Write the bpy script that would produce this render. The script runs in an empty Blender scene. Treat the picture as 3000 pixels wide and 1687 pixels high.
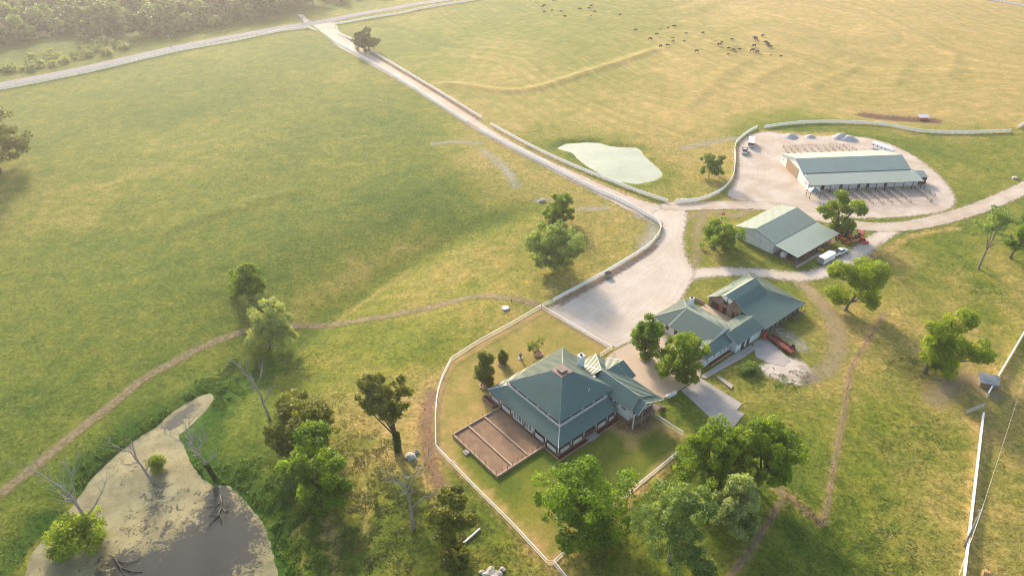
import bpy, math, random
import numpy as np
from mathutils import Matrix, Vector
random.seed(7)
rng = np.random.default_rng(11)
sc = bpy.context.scene
col = sc.collection
R = math.radians

# ---------------------------------------------------------------- survey
# The place was surveyed from one aerial view: eye 120 m up, looking 34 deg
# down along +Y.  P()/G() turn a sighting into a point of the real ground.
FPX, TH, EYE = 2100.0, R(34), 120.0
CT, ST = math.cos(TH), math.sin(TH)
def P(px, py, z=0.0):
    u, v = px - 1500.0, py - 843.5
    k = (EYE - z) / (FPX * ST + v * CT)
    return (u * k, (FPX * CT - v * ST) * k, z)
def PL(lst, z=0.0):
    return np.array([P(x, y, z)[:2] for x, y in lst])

# ---------------------------------------------------------------- 2D helpers
def seg_dist(X, Y, pts, closed=False):
    """distance to a polyline and the parameter (0..n) of the nearest point"""
    best = np.full(X.shape, 1e9); par = np.zeros(X.shape)
    n = len(pts)
    for i in range(n if closed else n - 1):
        a, b = pts[i], pts[(i + 1) % n]
        d = b - a; L2 = float(d @ d) + 1e-9
        t = np.clip(((X - a[0]) * d[0] + (Y - a[1]) * d[1]) / L2, 0, 1)
        q = np.hypot(X - a[0] - t * d[0], Y - a[1] - t * d[1])
        m = q < best
        best = np.where(m, q, best); par = np.where(m, i + t, par)
    return best, par
def inside(X, Y, pts):
    c = np.zeros(X.shape, bool)
    n = len(pts)
    for i in range(n):
        x1, y1 = pts[i]; x2, y2 = pts[(i + 1) % n]
        if y1 == y2: continue
        c ^= ((y1 > Y) != (y2 > Y)) & (X < (x2 - x1) * (Y - y1) / (y2 - y1) + x1)
    return c
def sdist(X, Y, pts):
    d, _ = seg_dist(X, Y, pts, True)
    return np.where(inside(X, Y, pts), -d, d)
def sm(a, b, x):
    t = np.clip((x - a) / (b - a), 0, 1)
    return t * t * (3 - 2 * t)
def smooth_pts(pts, it=2, closed=False):
    pts = np.array(pts, float)
    for _ in range(it):
        out = []
        n = len(pts)
        if not closed: out.append(pts[0])
        for i in range(n if closed else n - 1):
            a, b = pts[i], pts[(i + 1) % n]
            out += [a * .75 + b * .25, a * .25 + b * .75]
        if not closed: out.append(pts[-1])
        pts = np.array(out)
    return pts
def vnoise(X, Y, s, seed=0):
    """smooth value noise, -1..1"""
    x = X / s; y = Y / s
    xi = np.floor(x).astype(np.int64); yi = np.floor(y).astype(np.int64)
    xf = x - xi; yf = y - yi
    def h(i, j):
        n = (i * 374761393 + j * 668265263 + seed * 144665) & 0x7fffffff
        n = ((n ^ (n >> 13)) * 1274126177) & 0x7fffffff
        return ((n ^ (n >> 16)) & 0xffff) / 32767.5 - 1
    u = xf * xf * (3 - 2 * xf); v = yf * yf * (3 - 2 * yf)
    return (h(xi, yi) * (1 - u) + h(xi + 1, yi) * u) * (1 - v) + (h(xi, yi + 1) * (1 - u) + h(xi + 1, yi + 1) * u) * v
def fbm(X, Y, s, seed=0, o=3):
    r = 0; a = 1; t = 0
    for k in range(o):
        r = r + a * vnoise(X, Y, s / 2 ** k, seed + k * 17); t += a; a *= .55
    return r / t

# ---------------------------------------------------------------- terrain
FARM = PL([(925,86),(1035,165),(1215,275),(1365,378),(1520,462),(1750,580),(1875,645),(1915,690),(1620,893),(1400,1012),
           (1312,1065),(1262,1190),(1270,1320),(1400,1445),(1618,1662),(1660,1760),(2500,1900),(3300,1700),(3300,560),
           (3050,330),(2700,385),(2400,357),(2240,372),(2150,430),(2095,560),(1985,590),(1870,556),(1550,428),(1420,343),
           (1270,248),(1080,138),(990,74)])
SWALE = smooth_pts(PL([(1560,600),(1440,640),(1270,700),(1110,790),(965,895),(860,962),(745,1055),(640,1140),(560,1230),(480,1350),(400,1550),(300,1800)]))
POND_LOW_PX = [(618,1151),(629,1167),(594,1213),(544,1260),(521,1276),(540,1307),(559,1357),(591,1400),(622,1419),(676,1423),
    (715,1462),(773,1532),(793,1590),(816,1683),(830,1760),(500,1900),(60,1880),(20,1800),(70,1687),(93,1621),(155,1547),(210,1485),
    (268,1400),(342,1330),(392,1291),(466,1244),(497,1213),(544,1182),(594,1155)]
POND_UP_PX = [(1627,435),(1660,421),(1718,418),(1757,419),(1788,429),(1827,432),(1866,433),(1881,443),(1889,458),(1924,489),(1943,507),
    (1941,516),(1920,530),(1870,540),(1811,534),(1761,512),(1714,485),(1691,466),(1675,448)]
WL_LOW, WL_UP = -2.6, -.45
POND_LOW = PL(POND_LOW_PX, WL_LOW)
POND_UP = PL(POND_UP_PX, WL_UP)
BERM = smooth_pts(PL([(1265,247),(1334,245),(1392,256),(1485,268),(1563,262),(1640,237),(1718,212),(1807,184),(1873,161),(1932,138)]))
TERR = [smooth_pts(PL(l)) for l in ([(900,552),(862,562),(737,597),(582,640),(440,690)],
        [(2190,255),(2210,230),(2295,194),(2312,180)], [(2365,258),(2420,230),(2505,202),(2516,190),(2466,155),(2420,132)],
        [(2620,250),(2637,210),(2660,180)], [(2775,240),(2797,187),(2790,150)], [(1990,330),(2060,270),(2110,220),(2190,170)])]
def hgt(X, Y):
    X = np.asarray(X, float); Y = np.asarray(Y, float)
    out = sm(0, 26, sdist(X, Y, FARM))
    h = 0.9 * vnoise(X, Y, 75, 3) + 0.45 * vnoise(X, Y, 34, 5)
    h = h * sm(150, 230, Y + 0 * X)
    d, p = seg_dist(X, Y, SWALE)
    k = sm(0, len(SWALE) * .45, p)
    f = p / (len(SWALE) - 1)
    amp = .5 + 3.9 * sm(0, .28, f) * (1 - .62 * sm(.45, .72, f))
    h = h - (.5 + .7 * sm(0, .3, f) * (1 - sm(.5, .75, f))) * np.exp(-(d / 7.0) ** 2) - amp * np.exp(-(d / 30.0) ** 2)
    h = h * out
    d, p = seg_dist(X, Y, BERM)
    ends = sm(0, 6, p) * sm(0, 4, len(BERM) - 1 - p)
    h = h + 1.05 * ends * np.exp(-(d / 3.4) ** 2)
    for t in TERR:
        d, p = seg_dist(X, Y, t)
        h = h + .5 * sm(0, 3, p) * sm(0, 3, len(t) - 1 - p) * np.exp(-(d / 4.2) ** 2)
    for poly, wl, w in ((POND_LOW, WL_LOW, 9), (POND_UP, WL_UP, 5)):
        s = sdist(X, Y, poly)
        tgt = np.where(s < 0, wl - 1.1 * sm(0, 4, -s), wl + .22 * s)
        h = np.where(s < 0, tgt, tgt + (h - tgt) * sm(0, w, s))
    return h
def gz(x, y):
    return float(hgt(np.array([x]), np.array([y]))[0])
def G(px, py):
    z = 0.0
    for _ in range(9):
        p = P(px, py, z); z = z * .35 + .65 * gz(p[0], p[1])
    return (p[0], p[1], gz(p[0], p[1]))
def proj(x, y, z):
    z -= EYE
    d = y * CT - z * ST
    return 1500 + FPX * x / d, 843.5 - FPX * (y * ST + z * CT) / d
def top_z(base, top_py):
    """height of something standing at base whose top is sighted on row top_py"""
    lo, hi = 0., 40.
    for _ in range(40):
        m = (lo + hi) / 2
        if proj(base[0], base[1], base[2] + m)[1] > top_py: lo = m
        else: hi = m
    return lo
def m_per_px(p):
    return (p[1] * CT - (p[2] - EYE) * ST) / FPX

# ---------------------------------------------------------------- mesh helpers
class MB:
    def __init__(s): s.v = []; s.f = []; s.m = []
    def face(s, pts, m=0):
        n = len(s.v); s.v += [tuple(p) for p in pts]; s.f.append(tuple(range(n, n + len(pts)))); s.m.append(m)
    def box(s, x0, x1, y0, y1, z0, z1, m=0):
        n = len(s.v)
        s.v += [(x0,y0,z0),(x1,y0,z0),(x1,y1,z0),(x0,y1,z0),(x0,y0,z1),(x1,y0,z1),(x1,y1,z1),(x0,y1,z1)]
        for q in ((3,2,1,0),(4,5,6,7),(0,1,5,4),(1,2,6,5),(2,3,7,6),(3,0,4,7)):
            s.f.append(tuple(n + i for i in q)); s.m.append(m)
    def prism(s, poly, d, m=0):
        """polygon of 3D points pushed by the vector d"""
        n = len(s.v); k = len(poly)
        s.v += [tuple(p) for p in poly] + [tuple(p[i] + d[i] for i in range(3)) for p in poly]
        s.f.append(tuple(range(n, n + k))[::-1]); s.m.append(m)
        s.f.append(tuple(range(n + k, n + 2 * k))); s.m.append(m)
        for i in range(k):
            j = (i + 1) % k
            s.f.append((n + i, n + j, n + k + j, n + k + i)); s.m.append(m)
    def bar(s, a, b, w, h=None, m=0):
        """square bar from a to b"""
        h = h or w
        a = Vector(a); b = Vector(b); d = (b - a).normalized()
        up = Vector((0,0,1)) if abs(d.z) < .9 else Vector((1,0,0))
        r = d.cross(up).normalized() * (w / 2); u = r.cross(d).normalized() * (h / 2)
        n = len(s.v)
        for c in (a, b):
            for q in (-r - u, r - u, r + u, -r + u): s.v.append(tuple(c + q))
        for q in ((0,1,2,3),(7,6,5,4),(0,4,5,1),(1,5,6,2),(2,6,7,3),(3,7,4,0)):
            s.f.append(tuple(n + i for i in q)); s.m.append(m)
    def tube(s, pts, rad, k=6, m=0, cap=True):
        pts = [Vector(p) for p in pts]; n0 = len(s.v)
        for i, p in enumerate(pts):
            d = (pts[min(i + 1, len(pts) - 1)] - pts[max(i - 1, 0)]).normalized()
            up = Vector((0,0,1)) if abs(d.z) < .9 else Vector((1,0,0))
            a = d.cross(up).normalized(); b = a.cross(d)
            for j in range(k):
                t = 2 * math.pi * j / k
                s.v.append(tuple(p + (a * math.cos(t) + b * math.sin(t)) * rad[i]))
        for i in range(len(pts) - 1):
            for j in range(k):
                q = n0 + i * k; jj = (j + 1) % k
                s.f.append((q + j, q + jj, q + k + jj, q + k + j)); s.m.append(m)
        if cap:
            s.f.append(tuple(n0 + j for j in range(k))[::-1]); s.m.append(m)
            q = n0 + (len(pts) - 1) * k
            s.f.append(tuple(q + j for j in range(k))); s.m.append(m)
    def lathe(s, prof, k=16, c=(0,0), m=0):
        n0 = len(s.v)
        for r, z in prof:
            for j in range(k):
                t = 2 * math.pi * j / k
                s.v.append((c[0] + r * math.cos(t), c[1] + r * math.sin(t), z))
        for i in range(len(prof) - 1):
            for j in range(k):
                q = n0 + i * k; jj = (j + 1) % k
                s.f.append((q + j, q + jj, q + k + jj, q + k + j)); s.m.append(m)
    def roof(s, poly, th=.1, rib=.55, m=0, rh=.13, rw=.10):
        """sheet-metal roof plane: slab of thickness th with standing ribs down the slope"""
        P_ = [Vector(p) for p in poly]
        n = Vector((0,0,0))
        for i in range(1, len(P_) - 1): n += (P_[i] - P_[0]).cross(P_[i + 1] - P_[0])
        n.normalize()
        if n.z < 0: P_.reverse(); n = -n
        s.prism([p for p in P_], tuple(-n * th), m)
        # prism() winds for an upward push; flip the slab so both sides face out
        e1 = Vector((0,0,1)).cross(n)
        if e1.length < 1e-4 or not rib: return
        e1.normalize(); e2 = n.cross(e1)
        o = P_[0]
        q = [((p - o).dot(e1), (p - o).dot(e2)) for p in P_]
        lo = min(a for a, _ in q); hi = max(a for a, _ in q)
        c = math.ceil(lo / rib) * rib
        while c < hi:
            xs = []
            for i in range(len(q)):
                (a0, b0), (a1, b1) = q[i], q[(i + 1) % len(q)]
                if (a0 - c) * (a1 - c) < 0:
                    xs.append(b0 + (b1 - b0) * (c - a0) / (a1 - a0))
            if len(xs) >= 2:
                b0, b1 = min(xs) + .02, max(xs) - .02
                if b1 - b0 > .2:
                    A = o + e1 * c + e2 * b0; B = o + e1 * c + e2 * b1
                    w = e1 * rw
                    k = len(s.v)
                    for pt in (A, B): s.v += [tuple(pt - w), tuple(pt + w), tuple(pt + w * .5 + n * rh), tuple(pt - w * .5 + n * rh)]
                    for f in ((0,1,2,3),(7,6,5,4),(1,5,6,2),(2,6,7,3),(3,7,4,0)):
                        s.f.append(tuple(k + i for i in f)); s.m.append(m)
            c += rib
    def build(s, name, mats, parent=None, smooth=False):
        me = bpy.data.meshes.new(name)
        me.from_pydata(s.v, [], s.f)
        for x in (mats if isinstance(mats, (list, tuple)) else [mats]): me.materials.append(x)
        if any(s.m): me.polygons.foreach_set('material_index', s.m)
        if smooth: me.polygons.foreach_set('use_smooth', [True] * len(s.f))
        me.update()
        import bmesh
        bm = bmesh.new(); bm.from_mesh(me)
        bmesh.ops.recalc_face_normals(bm, faces=bm.faces[:]); bm.to_mesh(me); bm.free()
        o = bpy.data.objects.new(name, me); col.objects.link(o)
        if parent: o.parent = parent
        return o
def np_mesh(name, V, F, mats, attrs=None, smooth=False):
    """V (n,3) array, F (m,k) array of equal-sided faces"""
    me = bpy.data.meshes.new(name)
    F = np.ascontiguousarray(F, np.int32); k = F.shape[1]
    me.vertices.add(len(V)); me.vertices.foreach_set('co', np.ascontiguousarray(V, np.float32).ravel())
    me.loops.add(F.size); me.loops.foreach_set('vertex_index', F.ravel())
    me.polygons.add(len(F))
    me.polygons.foreach_set('loop_start', np.arange(len(F), dtype=np.int32) * k)
    if smooth: me.polygons.foreach_set('use_smooth', np.ones(len(F), bool))
    for x in (mats if isinstance(mats, (list, tuple)) else [mats]): me.materials.append(x)
    for an, (typ, data) in (attrs or {}).items():
        a = me.attributes.new(an, typ, 'POINT')
        a.data.foreach_set('color' if typ == 'FLOAT_COLOR' else 'value', np.ascontiguousarray(data, np.float32).ravel())
    me.update(calc_edges=True); me.validate()
    return me
def link(name, me, parent=None):
    o = bpy.data.objects.new(name, me); col.objects.link(o)
    if parent: o.parent = parent
    return o
def tag(o, label=None, cat=None, group=None, kind=None):
    if label: o['label'] = label
    if cat: o['category'] = cat
    if group: o['group'] = group
    if kind: o['kind'] = kind
    return o
def thing(name, label, cat, loc=(0,0,0), rz=0.0, group=None):
    o = bpy.data.objects.new(name, None); col.objects.link(o)
    o.empty_display_size = .5
    o.location = loc; o.rotation_euler = (0, 0, rz)
    return tag(o, label, cat, group)
def dup(root, loc, rz=None, label=None, scale=None):
    """a copy of a thing with its parts and sub-parts (mesh data shared)"""
    r = root.copy(); col.objects.link(r); r.location = loc
    if rz is not None: r.rotation_euler = (0, 0, rz)
    if scale is not None: r.scale = scale
    if label: r['label'] = label
    for ch in [c for c in root.children]:
        c = ch.copy(); col.objects.link(c); c.parent = r
        for g in [g for g in ch.children]:
            d = g.copy(); col.objects.link(d); d.parent = c
    return r

# ---------------------------------------------------------------- materials
def new_mat(name):
    m = bpy.data.materials.new(name); m.use_nodes = True
    nt = m.node_tree; nt.nodes.clear()
    return m, nt
def N(nt, t, **kw):
    n = nt.nodes.new(t)
    for k, v in kw.items():
        if k in n.inputs.keys(): n.inputs[k].default_value = v
        else: setattr(n, k, v)
    return n
def L(nt, a, b): nt.links.new(a, b)
def mixrgb(nt, fac, a, b, blend='MIX'):
    n = nt.nodes.new('ShaderNodeMix'); n.data_type = 'RGBA'; n.blend_type = blend
    for sock, val in ((n.inputs[0], fac), (n.inputs[6], a), (n.inputs[7], b)):
        if hasattr(val, 'is_output'): nt.links.new(val, sock)
        else: sock.default_value = val if not isinstance(val, tuple) or len(val) == 4 else (*val, 1)
    return n.outputs[2]
def ramp(nt, sock, a, b, c0=0., c1=1.):
    n = nt.nodes.new('ShaderNodeMapRange')
    n.inputs[1].default_value = a; n.inputs[2].default_value = b
    n.inputs[3].default_value = c0; n.inputs[4].default_value = c1
    nt.links.new(sock, n.inputs[0]); return n.outputs[0]
def math_n(nt, op, a, b=None):
    n = nt.nodes.new('ShaderNodeMath'); n.operation = op
    for i, v in enumerate((a, b)):
        if v is None: continue
        if hasattr(v, 'is_output'): nt.links.new(v, n.inputs[i])
        else: n.inputs[i].default_value = v
    return n.outputs[0]
def noise(nt, vec, scale, detail=4, rough=.6, dist=0.):
    n = N(nt, 'ShaderNodeTexNoise'); n.inputs['Scale'].default_value = scale
    n.inputs['Detail'].default_value = detail; n.inputs['Roughness'].default_value = rough
    n.inputs['Distortion'].default_value = dist
    if vec is not None: nt.links.new(vec, n.inputs['Vector'])
    return n.outputs[0]
def simple(name, c, rough=.6, var=.18, vs=3.0, bump=0., bs=20., metal=0., spec=.5, c2=None, coat=0., fine=True):
    m, nt = new_mat(name)
    tc = N(nt, 'ShaderNodeTexCoord'); b = N(nt, 'ShaderNodeBsdfPrincipled'); o = N(nt, 'ShaderNodeOutputMaterial')
    n1 = noise(nt, tc.outputs['Object'], vs, 5)
    if c2 is None: c2 = tuple(x * (1 - 2 * var) for x in c)
    cc = mixrgb(nt, ramp(nt, n1, .35, .7), (*c, 1), (*c2, 1))
    if fine:
        n2 = noise(nt, tc.outputs['Object'], vs * 9, 3)
        cc = mixrgb(nt, 1., cc, mixrgb(nt, ramp(nt, n2, .3, .7), (1 - var,) * 3, (1 + var * .6,) * 3), 'MULTIPLY')
    L(nt, cc, b.inputs['Base Color'])
    b.inputs['Roughness'].default_value = rough; b.inputs['Metallic'].default_value = metal
    b.inputs['Specular IOR Level'].default_value = spec
    if bump:
        bn = N(nt, 'ShaderNodeBump'); bn.inputs['Strength'].default_value = bump; bn.inputs['Distance'].default_value = .05
        L(nt, noise(nt, tc.outputs['Object'], bs, 4), bn.inputs['Height']); L(nt, bn.outputs[0], b.inputs['Normal'])
    L(nt, b.outputs[0], o.inputs[0])
    return m
def leaf_mat(name, dark, light, trans=.35):
    m, nt = new_mat(name)
    at = N(nt, 'ShaderNodeAttribute', attribute_name='tint')
    oi = N(nt, 'ShaderNodeObjectInfo')
    c = mixrgb(nt, at.outputs['Fac'], (*dark, 1), (*light, 1))
    hv = N(nt, 'ShaderNodeHueSaturation'); L(nt, c, hv.inputs['Color'])
    L(nt, ramp(nt, oi.outputs['Random'], 0, 1, .485, .515), hv.inputs['Hue'])
    L(nt, ramp(nt, oi.outputs['Random'], 0, 1, 1.1, .85), hv.inputs['Value'])
    d = N(nt, 'ShaderNodeBsdfPrincipled'); d.inputs['Roughness'].default_value = .55
    d.inputs['Specular IOR Level'].default_value = .35
    t = N(nt, 'ShaderNodeBsdfTranslucent'); mx = N(nt, 'ShaderNodeMixShader'); o = N(nt, 'ShaderNodeOutputMaterial')
    L(nt, hv.outputs[0], d.inputs['Base Color'])
    L(nt, mixrgb(nt, 1., hv.outputs[0], (1.3, 1.32, .5), 'MULTIPLY'), t.inputs['Color'])
    mx.inputs[0].default_value = trans
    L(nt, d.outputs[0], mx.inputs[1]); L(nt, t.outputs[0], mx.inputs[2]); L(nt, mx.outputs[0], o.inputs[0])
    return m
M = {}
M['white'] = simple('white_paint', (.78,.77,.74), .55, .06, 1.5)
M['fence_white'] = simple('fence_white', (.90,.89,.88), .6, .03, .5)
M['siding'] = simple('white_siding', (.74,.74,.73), .6, .07, .8, bump=.2, bs=6)
def metal(name, c, **kw):
    m = simple(name, c, .58, .09, .25, spec=.5)
    b = [n for n in m.node_tree.nodes if n.type == 'BSDF_PRINCIPLED'][0]
    b.inputs['IOR'].default_value = 2.4; b.inputs['Specular Tint'].default_value = (1, .88, .64, 1)
    b.inputs['Sheen Weight'].default_value = .5; b.inputs['Sheen Roughness'].default_value = .42; b.inputs['Sheen Tint'].default_value = (1, .80, .52, 1)
    return m
M['roof'] = metal('green_metal_roof', (.022,.145,.152))
M['roof_shed'] = metal('green_shed_roof', (.042,.165,.178))
M['roof_worn'] = metal('worn_green_roof', (.10,.225,.235))
M['roof_barn'] = metal('bluegreen_barn_roof', (.060,.195,.225))
M['trim'] = simple('dark_green_trim', (.05,.09,.09), .5, .1)
M['redwall'] = simple('red_brown_wall', (.33,.07,.035), .7, .2, 1.2)
M['brick'] = simple('tan_brick', (.36,.23,.16), .85, .25, 2.0, bump=.3)
M['dirtbed'] = simple('bare_brown_soil', (.30,.185,.105), .95, .3, .5, bump=.6, bs=5, c2=(.20,.125,.08))
M['mulch'] = simple('red_mulch', (.20,.03,.02), .9, .3, 4, bump=.5)
M['curb'] = simple('tan_concrete_curb', (.46,.33,.22), .85, .15, 1.0)
M['rust'] = simple('rusty_steel', (.20,.085,.05), .8, .3, 4)
M['oldwood'] = simple('weathered_grey_wood', (.27,.20,.16), .9, .35, 1.2, c2=(.12,.075,.055))
M['tanwood'] = simple('tan_boards', (.40,.28,.15), .75, .2, 1.0)
M['woodrail'] = simple('pale_wood_rail', (.50,.42,.28), .8, .2, 1.0)
M['dark'] = simple('dark_interior', (.025,.022,.02), .8, .2)
M['glass'] = simple('window_glass', (.03,.04,.05), .12, .1, spec=.8)
M['concrete'] = simple('grey_concrete', (.42,.375,.33), .85, .10, .4)
M['copper'] = simple('brown_roof_hatch', (.25,.17,.125), .6, .2, 1.0)
M['steel'] = simple('galvanised_steel', (.55,.56,.57), .4, .1, metal=.6)
M['black'] = simple('black_rubber', (.02,.02,.02), .7, .2)
M['red'] = simple('red_paint', (.55,.05,.03), .4, .15)
M['orange'] = simple('orange_paint', (.62,.16,.04), .4, .15)
M['yellow'] = simple('yellow_paint', (.70,.42,.03), .4, .15)
M['carwhite'] = simple('white_car_paint', (.82,.82,.82), .25, .03, spec=.6)
M['carblack'] = simple('black_car_paint', (.03,.03,.035), .25, .1, spec=.6)
M['silver'] = simple('silver_paint', (.45,.46,.48), .3, .1, metal=.4)
M['bark'] = simple('tree_bark', (.16,.12,.085), .95, .3, 3, bump=.5)
M['palebark'] = simple('pale_bark', (.30,.25,.20), .95, .25, 3, bump=.5)
M['deadwood'] = simple('dead_grey_wood', (.40,.35,.31), .9, .2, 2)
M['gravelpile'] = simple('grey_gravel_heap', (.50,.49,.48), .95, .15, 1.5, bump=.6, bs=6)
M['stone'] = simple('pale_rock', (.48,.43,.36), .9, .25, 1.5, bump=.6, bs=4)
M['pole'] = simple('grey_wood_pole', (.40,.37,.34), .9, .2, 2)
M['cow_black'] = simple('black_cow_hide', (.022,.018,.016), .7, .3)
M['cow_brown'] = simple('brown_cow_hide', (.17,.07,.035), .7, .25)
M['cow_white'] = simple('cream_cow_hide', (.62,.55,.45), .7, .15)
M['skyblue'] = simple('pale_blue_tarp', (.35,.42,.5), .6, .1)
M['leaf_oak'] = leaf_mat('oak_leaves', (.045,.080,.010), (.19,.225,.030), .42)
M['leaf_bright'] = leaf_mat('bright_leaves', (.065,.145,.010), (.36,.46,.032), .52)
M['leaf_willow'] = leaf_mat('willow_leaves', (.18,.25,.08), (.52,.56,.20), .46)
M['leaf_sage'] = leaf_mat('sage_leaves', (.085,.17,.045), (.35,.44,.12), .48)
M['leaf_dark'] = leaf_mat('dark_brown_green_leaves', (.060,.085,.010), (.27,.285,.035), .42)
M['leaf_lime'] = leaf_mat('lime_leaves', (.13,.19,.018), (.34,.40,.05), .45)
M['leaf_wood'] = leaf_mat('wood_leaves', (.035,.078,.020), (.17,.25,.06), .42)
M['weed'] = leaf_mat('weed_leaves', (.03,.095,.008), (.18,.29,.02), .4)
M['grass'] = leaf_mat('grass_blades', (.07,.10,.02), (.26,.22,.07), .35)
HAZE, EXPO = .00025, 1.2
# ================================================================ ground
CP = [(100,350,.9),(300,450,1.),(150,600,1.35),(350,500,1.3),(500,300,.75),(700,200,.65),(900,150,.6),(600,400,1.15),(800,350,.7),(1000,300,.6),
(1150,350,.45),(450,600,1.05),(650,620,1.),(800,550,.8),(950,450,.6),(1050,480,1.),(1100,430,.6),(250,750,.8),(100,800,.9),(450,750,.8),(600,750,.8),
(300,950,.75),(100,1000,.7),(150,1200,.6),(50,1350,.6),(400,1050,.7),(550,900,.7),(800,700,.7),(1000,650,.75),(1200,560,.5),(1350,570,.55),(1250,480,.9),
(1400,470,1.7),(1500,540,1.5),(1600,570,1.3),(1100,820,1.25),(1300,720,1.3),(1450,700,1.1),(1800,680,1.4),(1750,750,1.3),(1700,620,1.3),(1500,800,1.2),
(1200,950,1.35),(1150,980,.5),(1000,950,1.1),(900,1050,1.2),(1150,1100,1.3),(1050,1050,1.2),(1230,1000,.7),(700,1200,.6),(850,1120,1.),(1100,1250,1.6),
(1180,1330,1.5),(1240,1250,2.3),(1250,1370,2.1),(1050,1400,1.2),(950,1500,1.2),(850,1550,.4),(700,1350,.5),(800,1450,.4),(1100,1560,.8),(1000,1650,.5),
(900,1680,.3),(1200,1650,.9),(1430,1620,.9),(1300,1500,.9),(700,1110,.4),(300,1300,.6),(150,1450,.7),(1400,1050,1.45),(1500,960,1.3),(1650,960,1.35),
(1350,1130,1.5),(1300,1200,1.4),(1320,1330,.9),(1420,1430,.6),(1560,1300,.6),(1620,1560,1.4),(1600,1620,1.6),(1500,1480,.8),(1750,1270,.6),(1850,1250,.5),
(1850,1350,.6),(1900,1200,.6),(1950,1220,.5),(1890,1290,.9),(2050,1250,.8),(2200,1120,1.2),(2230,1080,1.),(2300,950,.3),(2350,1000,.4),(2250,1150,1.3),
(2350,1130,1.5),(2400,1050,2.),(2420,960,2.1),(2350,1250,.4),(2400,1350,.35),(2380,1450,.5),(2300,1550,.5),(2450,1200,.8),(2500,1300,1.1),(2600,1200,.7),
(2650,1100,.8),(2550,1050,1.2),(2520,1000,1.3),(2600,950,1.5),(2700,850,1.4),(2650,780,1.5),(2750,720,.7),(2850,850,.9),(2950,850,1.3),(2900,950,1.1),
(2800,1120,2.1),(2750,1180,1.7),(2650,1300,.6),(2750,1350,1.4),(2700,1450,1.2),(2800,1400,1.7),(2600,1450,.6),(2550,1600,.5),(2700,1600,1.),(2780,1600,1.1),
(2900,1250,.8),(2900,1450,1.),(2950,1550,1.6),(2970,1300,1.2),(2880,1620,1.3),(2200,1650,.8),(2100,1600,.7),(1950,1620,.7),(1800,1650,.9),(2050,1450,.4),
(2080,640,1.2),(2050,700,1.3),(2120,760,1.),(2200,740,.9),(2250,780,.8),(2060,780,1.5),(2160,630,1.5),(2100,830,1.3),(2150,860,1.),(2280,820,.8),(2350,830,.9),
(2400,800,.8),(2500,760,.7),(2600,720,.8),(2600,630,.7),(2750,620,.8),(2850,560,.9),(2900,480,.9),(2800,440,.5),(2650,420,.5),(2500,390,.5),(2350,380,.5),
(2270,385,.5),(2950,430,.9),(3000,500,1.1),(2760,500,1.3),(1600,400,1.1),(1700,400,1.3),(1980,420,1.9),(2050,450,1.9),(2080,540,1.6),(2000,520,1.6),
(1950,560,1.3),(1850,560,1.),(1650,470,.9),(1900,420,1.5),(1100,200,1.),(1200,150,.7),(1150,100,.8),(1300,80,.9),(1400,60,.8),(1450,150,1.2),(1280,60,1.3),
(1350,180,1.1),(1500,80,.7),(1600,100,.75),(1650,170,.9),(1750,120,.8),(1500,200,1.4),(1400,300,1.3),(1500,340,1.4),(1600,300,1.2),(1700,260,.9),(1800,230,.9),
(1750,330,1.3),(1850,280,1.5),(1900,350,1.5),(2000,250,1.5),(2100,200,1.6),(2000,120,1.3),(2050,60,1.),(2150,50,1.6),(2300,30,1.7),(2300,120,1.6),(2500,150,1.5),
(2700,120,1.6),(2900,60,1.6),(2900,200,1.55),(2700,250,1.45),(2500,250,1.5),(2350,300,1.5),(2200,300,1.7),(2100,330,1.6),(2550,320,1.),(2700,330,1.2),
(2600,345,2.4),(2700,345,2.5),(2900,330,1.5),(2970,290,1.6),(1700,30,.8),(1900,50,.9),(2800,380,1.4),(300,150,.6),(150,180,.6),(450,180,.9),(600,130,1.),
(850,70,1.),(100,230,1.),(200,60,.4),(800,20,.5)]
def _bump(px, py):
    if px > 1440 and py < 380: return .32
    if (px, py) in ((1100,820),(1300,720),(1450,700),(1500,800),(1200,950),(1750,750),(1700,620),(1800,680)): return .16  # drier bank grass; also paints in the brightness of its sunward side
    if (px, py) in ((1000,650),(800,700),(1200,560),(1350,570)): return -.1  # greener slope grass; also paints in the shade of the side facing away
    if px < 1420 and 90 < py < 1000: return (.12 if py < 470 and px > 650 else -.12)
    if 1290 < px < 1700 and 940 < py < 1230: return .18
    if px > 2380 and py > 700: return .20
    return 0.
CP = [(a, b, c + _bump(a, b)) for a, b, c in CP]
PAL = np.array([(.052,.120,.016),(.190,.205,.036),(.42,.305,.135),(.35,.225,.145)])
def ground_t(X, Y):
    num = np.zeros(X.shape); den = np.zeros(X.shape) + 1e-9
    Xw = X + 9 * fbm(X, Y, 22, 31); Yw = Y + 9 * fbm(X, Y, 22, 57)
    for px, py, v in CP:
        x, y, _ = P(px, py)
        s = .036 * math.hypot(x, y) + 2
        w = np.exp(-((Xw - x) ** 2 + (Yw - y) ** 2) / (2 * s * s)) + 1e-7 / (1 + ((X - x) ** 2 + (Y - y) ** 2) / 2500)
        num += w * v; den += w
    t = num / den
    rq = sm(80, 110, X) * sm(260, 215, Y); t = t + .28 * (1 - rq) * fbm(X, Y, 13, 77, 4) + .75 * rq * fbm(X, Y * .55, 9, 79, 4) + .22 * vnoise(X, Y, 3.1, 8)
    return t
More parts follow.
